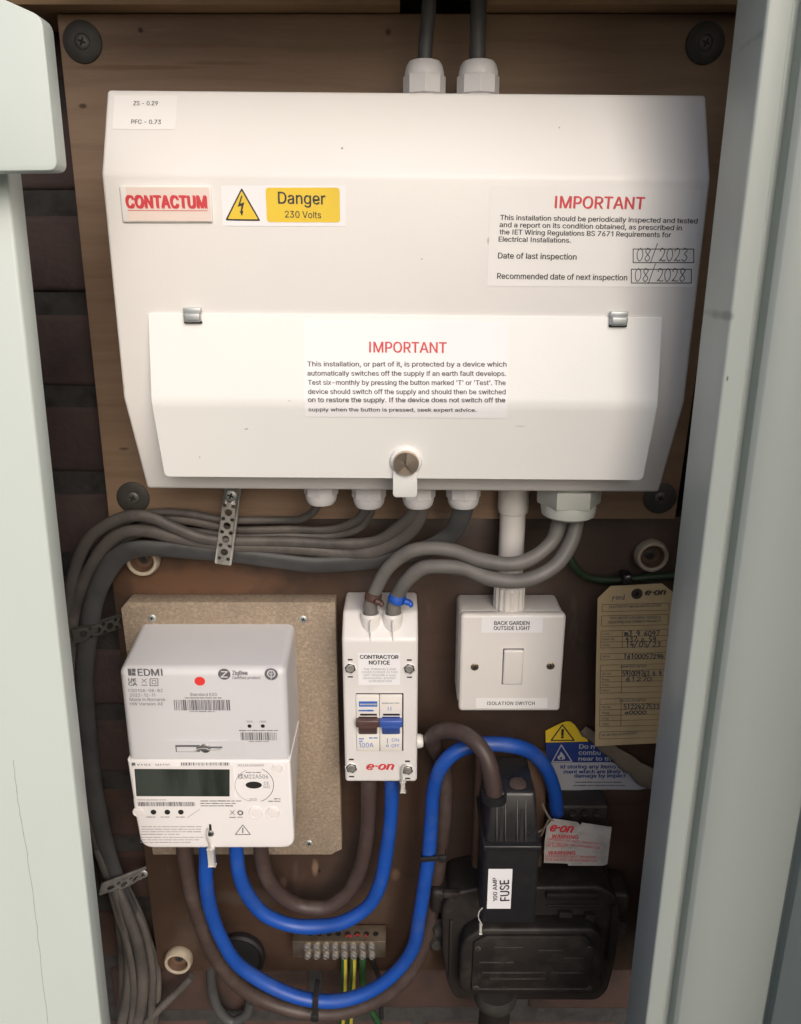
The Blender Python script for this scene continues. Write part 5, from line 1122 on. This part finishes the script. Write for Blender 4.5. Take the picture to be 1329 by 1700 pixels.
# mounting block behind the carrier
a_, c_ = P(783, 1480, -.02), P(912, 1262, -.02)
bm = box(B(), (a_.x, -.02, a_.z), (c_.x, -.0005, c_.z), 0, .004, 3)
tag(obj('timber_block', bm, M['oak'], None, (a_.x, 0, a_.z)), 'worn timber block behind the black fuse holder', 'block')
# fuse carrier
fc = thing('fuse_holder', P(845, 1530, -.09), 'black fuse holder with a white 100 amp label, plugged into the service head', 'fuse holder')
YF = -.092; FF = front(YF)
x0, x1 = P(801, 1470, YF).x, P(893, 1470, YF).x; z0_, z1_ = P(845, 1536, YF).z, P(845, 1404, YF).z
obj('body', box(B(), (x0, YF, z0_), (x1, -.045, z1_), 0, .004, 4), M['bake'], fc)
bm = box(B(), (x0 - .0008, YF - .002, z1_ - .004), (x1 + .0008, -.03, z1_ + .001), 0, .0012, 3); obj('rim', bm, M['bake'], fc)
zt3 = P(845, 1318, -.082).z
b = B(); lo = [(x0 + .001, YF + .002, z1_), (x1 - .001, YF + .002, z1_), (x1 - .001, -.03, z1_), (x0 + .001, -.03, z1_)]; hi = [(x0 + .005, YF + .012, zt3), (x1 - .004, YF + .012, zt3), (x1 - .004, -.03, zt3), (x0 + .005, -.03, zt3)]
lv = [b.verts.new(q) for q in lo]; hv = [b.verts.new(q) for q in hi]; b.faces.new(lv[::-1]); b.faces.new(hv)
for i in range(4): b.faces.new((lv[i], lv[(i + 1) % 4], hv[(i + 1) % 4], hv[i]))
bmesh.ops.recalc_face_normals(b, faces=b.faces); bevel(b, .003, 3)
top_ = obj('terminal_shroud', b, M['bake'], fc)
sl = math.atan2(.010, zt3 - z1_)
for fx, wd in ((.30, .0022), (.66, .0022)):
    xx = x0 + (x1 - x0) * fx
    q = [(xx - wd / 2, YF + .0015, z1_ + .003), (xx + wd / 2, YF + .0015, z1_ + .003), (xx + wd / 2, YF + .0115, zt3 - .004), (xx - wd / 2, YF + .0115, zt3 - .004)]
    bm = prism(B(), q, (0, .004, 0), 0); obj('slot', bm, M['dark'], top_)
    for e in (-1, 1):
        q = [(xx + e * .0035 - .0007, YF + .0005, z1_ + .003), (xx + e * .0035 + .0007, YF + .0005, z1_ + .003), (xx + e * .0035 + .0007, YF + .0105, zt3 - .006), (xx + e * .0035 - .0007, YF + .0105, zt3 - .006)]
        obj('rib', prism(B(), q, (0, .004, 0), 0, .0003, 1), M['bake'], top_)
p = Vector((x0 + (x1 - x0) * .62, YF + .022, zt3))
obj('blanking_plug', lathe(B(), [(.007, -.002), (.007, .0012), (.005, .002), (0, .0022)], p, (0, -.25, 1), 24), M['cbrown'], top_)
obj('cable_entry', lathe(B(), [(.0102, -.003), (.0102, .004), (.0085, .004), (.008, 0)], P(820, 1322, -.080), (0, 0, 1), 24), M['bake'], top_)
a = Art(FF); a.rect(810.5, 1442, 850.5, 1508, 0, .0004)
a.text('100 AMP', (825.2, 1495), (824.2, 1456), 6.8, 1, .018, h=.0007).text('FUSE', (845.2, 1494.5), (844.2, 1459.5), 15, 1, .02, h=.0007)
obj('rating_label', a.bm, [M['paper'], M['black']], fc, smooth=False)
bm = tube(B(), [P(x, y, YF - .001) for x, y in ((801, 1507), (795, 1514), (794, 1524), (798, 1532), (799, 1540), (797, 1545))], .0005, 1, 6, 5)
box(bm, P(795, 1548, YF), P(800, 1536, YF - .002), 0, .0004, 1)
obj('seal_wire', bm, M['seal'], fc)

# neutral block and its warning tag
YN = -.026
a_, c_ = P(905, 1400, YN), P(1012, 1338, YN)
nb = box(B(), (a_.x, YN, a_.z), (c_.x, -.0005, c_.z), 0, .003, 3)
for i in range(4):
    xx = a_.x + (c_.x - a_.x) * (.2 + i * .2); lathe(nb, [(.0035, -.001), (.0035, .0012), (.0028, .0006), (0, .0006)], (xx, YN, c_.z - .007), (0, -1, 0), 16)
tag(obj('neutral_block', nb, M['iron'], None, (a_.x, 0, a_.z)), 'dark neutral terminal block behind the white paper warning tag', 'terminal block')
YW = -.040
def F6(x, y): return (860 + x / 5.5375, 1180 + y / 5.5375)
pl = Plane(P(950, 1400, YW), (1, 0, -.02), (0, -.12, 1))
a = Art(pl)
a.poly([F6(*q) for q in ((322, 992), (545, 1025), (570, 1052), (586, 1030), (858, 1070), (838, 1240), (818, 1408), (770, 1422), (460, 1422), (455, 1402), (235, 1396), (243, 1200), (262, 1060))], 0, 0, thick=.0006)
h_ = .0006
a.text('e·on', F6(285, 1102), F6(502, 1116), 14, 1, .035, shear=.3, h=h_)
a.text('WARNING', F6(303, 1166), F6(548, 1176), 6.5, 1, .025, h=h_)
for i, (t, x0, x1, y, d) in enumerate((('DANGER DO NOT REMOVE', 262, 735, 1182, 48), ('THE METER OR APPARATUS', 262, 740, 1216, 52), ('OF SUPPLY', 250, 450, 1245, 10))): a.text(t, F6(x0, y), F6(x1, y + d), 4, 1, .004, h=h_)
a.text('WARNING', F6(270, 1318), F6(522, 1320), 6, 1, .022, h=h_)
for i, (t, x0, x1, y, d) in enumerate((('DANGER DO NOT REMOVE', 250, 712, 1340, 14), ('THE METER OR APPARATUS', 245, 722, 1372, 14))): a.text(t, F6(x0, y), F6(x1, y + d), 4, 1, .004, h=h_)
tg = thing('warning_tag', P(912, 1365, YW), 'creased white paper tag with red warning print, hanging beside the fuse holder', 'tag')
obj('paper', a.bm, [M['shadepaper'], M['red']], tg, smooth=False)
bm = tube(B(), [P(*F6(*q), YW - .003) for q in ((330, 1010), (285, 1000), (250, 1060), (225, 1090), (180, 1118))], .0009, 1, 8, 5)
tube(bm, [P(*F6(*q), YW - .004) for q in ((300, 1000), (270, 960), (235, 890), (225, 850))], .0011, 1, 8, 5)
tube(bm, [P(*F6(*q), YW - .005) for q in ((245, 1060), (230, 1110), (210, 1150))], .0007, 1, 8, 5)
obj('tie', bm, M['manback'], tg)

# yellow and blue safety sticker peeling off the board
YK2 = -.0035; pl = front(YK2); a = Art(pl)
a.poly([F6(*q) for q in ((250, 184), (330, 142), (392, 112), (440, 95), (480, 98), (520, 130), (560, 188), (620, 232), (645, 282), (252, 291))], 0, H1)
a.poly([F6(*q) for q in ((252, 292), (645, 284), (735, 330), (800, 410), (860, 470), (252, 474))], 1, H1)
a.poly([F6(*q) for q in ((252, 475), (860, 471), (930, 500), (1205, 640), (1200, 710), (1100, 726), (870, 722), (600, 726), (430, 742), (265, 760))], 2, H1)
a.line([F6(*q) for q in ((406, 128), (512, 270), (302, 270), (406, 128))], 2.2, 3, H2).line([F6(407, 172), F6(405, 222)], 4.4, 3, H2).disc(*F6(405, 241), 2.4, 3, H2)
a.line([F6(*q) for q in ((395, 312), (492, 464), (312, 466), (395, 312))], 1.8, 4, H2)
a.poly([F6(*q) for q in ((392, 372), (425, 415), (430, 440), (405, 448), (365, 445), (358, 420), (378, 405))], 4, H2).disc(*F6(393, 432), 2, 1, H3)
a.line([F6(*q) for q in ((568, 192), (596, 232))], 3.2, 3, H2)
a.text('Do n', F6(557, 346), F6(700, 346), 7.2, 4, .025).text('combu', F6(553, 402), F6(755, 404), 7.4, 4, .02).text('near to th', F6(550, 456), F6(850, 456), 6.6, 4, .02)
a.text('id storing any items o', F6(385, 528), F6(945, 528), 6.2, 5, .03).text('ment which are likely to', F6(415, 575), F6(1005, 572), 6.2, 5, .03).text('damage by impact', F6(512, 612), F6(988, 610), 6, 5, .03)
a.words(*(F6(525, 0)[0], F6(965, 0)[0]), F6(0, 662)[1], 2.6, 6, seed=81); a.words(*(F6(510, 0)[0], F6(985, 0)[0]), F6(0, 692)[1], 2.6, 6, seed=82)
stk = thing('safety_sticker', P(905, 1310, 0), 'yellow, blue and white safety sticker peeling off the board under the manila tag', 'sticker')
bs = box(B(), (P(905, 1309, YK2).x, YK2 + .0002, P(905, 1309, YK2).z), (P(906, 1300, YK2).x, -.0002, P(906, 1300, YK2).z), 0) ; bs.free()
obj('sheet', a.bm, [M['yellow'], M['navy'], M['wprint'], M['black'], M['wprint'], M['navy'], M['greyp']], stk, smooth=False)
# the rolled-over strip, a half tube of the pale backing
bm = B(); A_ = P(*F6(585, 160), -.004); C_ = P(*F6(1245, 640), -.004); T = (C_ - A_); n_ = 14
side = T.normalized().cross(Vector((0, -1, 0))); side = -side if side.z < 0 else side
rows = []
for i in range(n_ + 1):
    t = i / n_; rr = (.0030 + .0048 * t) * (1 + .12 * math.sin(i * 1.7) + .08 * math.sin(i * 3.1)); c_ = A_ + T * t + Vector((0, -rr * .2, 0)); row = []
    for k in range(9):
        th_ = R(-30 + k * 30); row.append(bm.verts.new(c_ - side * rr * 1.1 * math.cos(th_) * 1.25 + Vector((0, -1, 0)) * rr * (.35 + .55 * math.sin(th_) + .12 * math.sin(i * 2.1 + k * 1.3)) * .8))
    rows.append(row)
for r0_, r1_ in zip(rows, rows[1:]):
    for k in range(8): bm.faces.new((r0_[k], r0_[k + 1], r1_[k + 1], r1_[k]))
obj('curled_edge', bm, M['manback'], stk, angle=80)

# manila tag
def F5(x, y): return (960 + x / 5.667, 950 + y / 5.667)
YG = -.034; pl = Plane(P(1040, 1000, YG), (1, 0, .022), (0, .03, 1)); a = Art(pl)
ey = [F5(548 + 52 * math.cos(t) * .55, 200 + 52 * math.sin(t) * .55) for t in (i * math.pi / 10 for i in range(20))]
a.poly([F5(*q) for q in ((180, 245), (300, 130), (785, 105), (905, 200), (895, 900), (885, 1600), (450, 1620), (155, 1637), (165, 900))], 0, 0, holes=[ey], thick=.0005)
h_ = .0006
a.disc(*F5(548, 200), 9.4, 2, h_, .5, n=32).text('e·on', F5(622, 214), F5(822, 208), 10, 1, .03, shear=.3, h=h_)
hand(a, 'pend', *(F5(315, 0)[0], F5(435, 0)[0]), F5(0, 255)[1], 8, 3, 1.0)
a.text('ELECTRICITY METER INSTALLATION', F5(290, 335), F5(775, 320), 4, 3, .012, h=h_)
a.text('THIS METER HAS BEEN TESTED &', F5(290, 440), F5(770, 432), 4, 3, .012, h=h_).text('IDENTIFIED FOR CORRECT POLARITY', F5(275, 480), F5(775, 466), 4, 3, .012, h=h_)
def cells(x0, x1, ys, xm=None):
    for y in ys: a.line([F5(x0, y), F5(x1, y - 14)], .7, 4, h_)
    for x in (x0, x1): a.line([F5(x, ys[0] - (14 if x == x1 else 0)), F5(x - 3, ys[-1] - (14 if x == x1 else 0))], .7, 4, h_ + .00005)
    if xm: a.line([F5(xm, ys[0]), F5(xm - 4, ys[-1])], .7, 4, h_ + .00005)
cells(222, 850, (302, 368)); cells(215, 845, (408, 505)); cells(210, 840, (550, 605, 655, 710), 412); cells(208, 835, (765, 822)); cells(205, 830, (872, 925, 980, 1030, 1082, 1135), 405); cells(200, 820, (1190, 1240, 1292, 1345, 1395, 1448), 400); cells(200, 810, (1500, 1565))
for t, x, y in (('Name', 225, 585), ('Meter No', 225, 636), ('Date', 225, 692), ('MPAN', 225, 800), ('Mtr No', 220, 962), ('Reg', 220, 1015), ('Day', 220, 1065), ('Night', 220, 1118), ('Mtr No', 218, 1275), ('Reg', 218, 1328), ('Day', 218, 1380), ('Night', 218, 1432)):
    a.text(t, F5(x, y), F5(x + 22 * max(3, len(t) * .62), y - 1), 3.2, 3, .006, h=h_)
a.text('REMOVED METER', F5(395, 895), F5(638, 890), 3.4, 3, .012, h=h_).text('INSTALLED METER', F5(385, 1215), F5(635, 1210), 3.4, 3, .012, h=h_).text('NO METERS ON PROPERTY', F5(218, 1540), F5(550, 1520), 3.4, 3, .006, h=h_)
for t, x0, x1, y, hh in (('m3 9 6097', 430, 760, 595, 7), ('437 o 59', 440, 730, 650, 7), ('14/05/23', 440, 775, 700, 7.5), ('16100057294', 420, 800, 810, 6.5), ('591009763 4 9', 410, 780, 972, 7), ('61270', 440, 690, 1022, 6), ('5122427533', 420, 760, 1285, 7), ('o0000', 430, 640, 1330, 4.5)):
    hand(a, t, F5(x0, 0)[0], F5(x1, 0)[0], F5(0, y)[1], hh * 1.15, 5, 1.6)
mtag = thing('card_tag', P(1040, 1000, YG), 'buff manila card tag with printed form and handwriting, tucked behind the right frame', 'tag')
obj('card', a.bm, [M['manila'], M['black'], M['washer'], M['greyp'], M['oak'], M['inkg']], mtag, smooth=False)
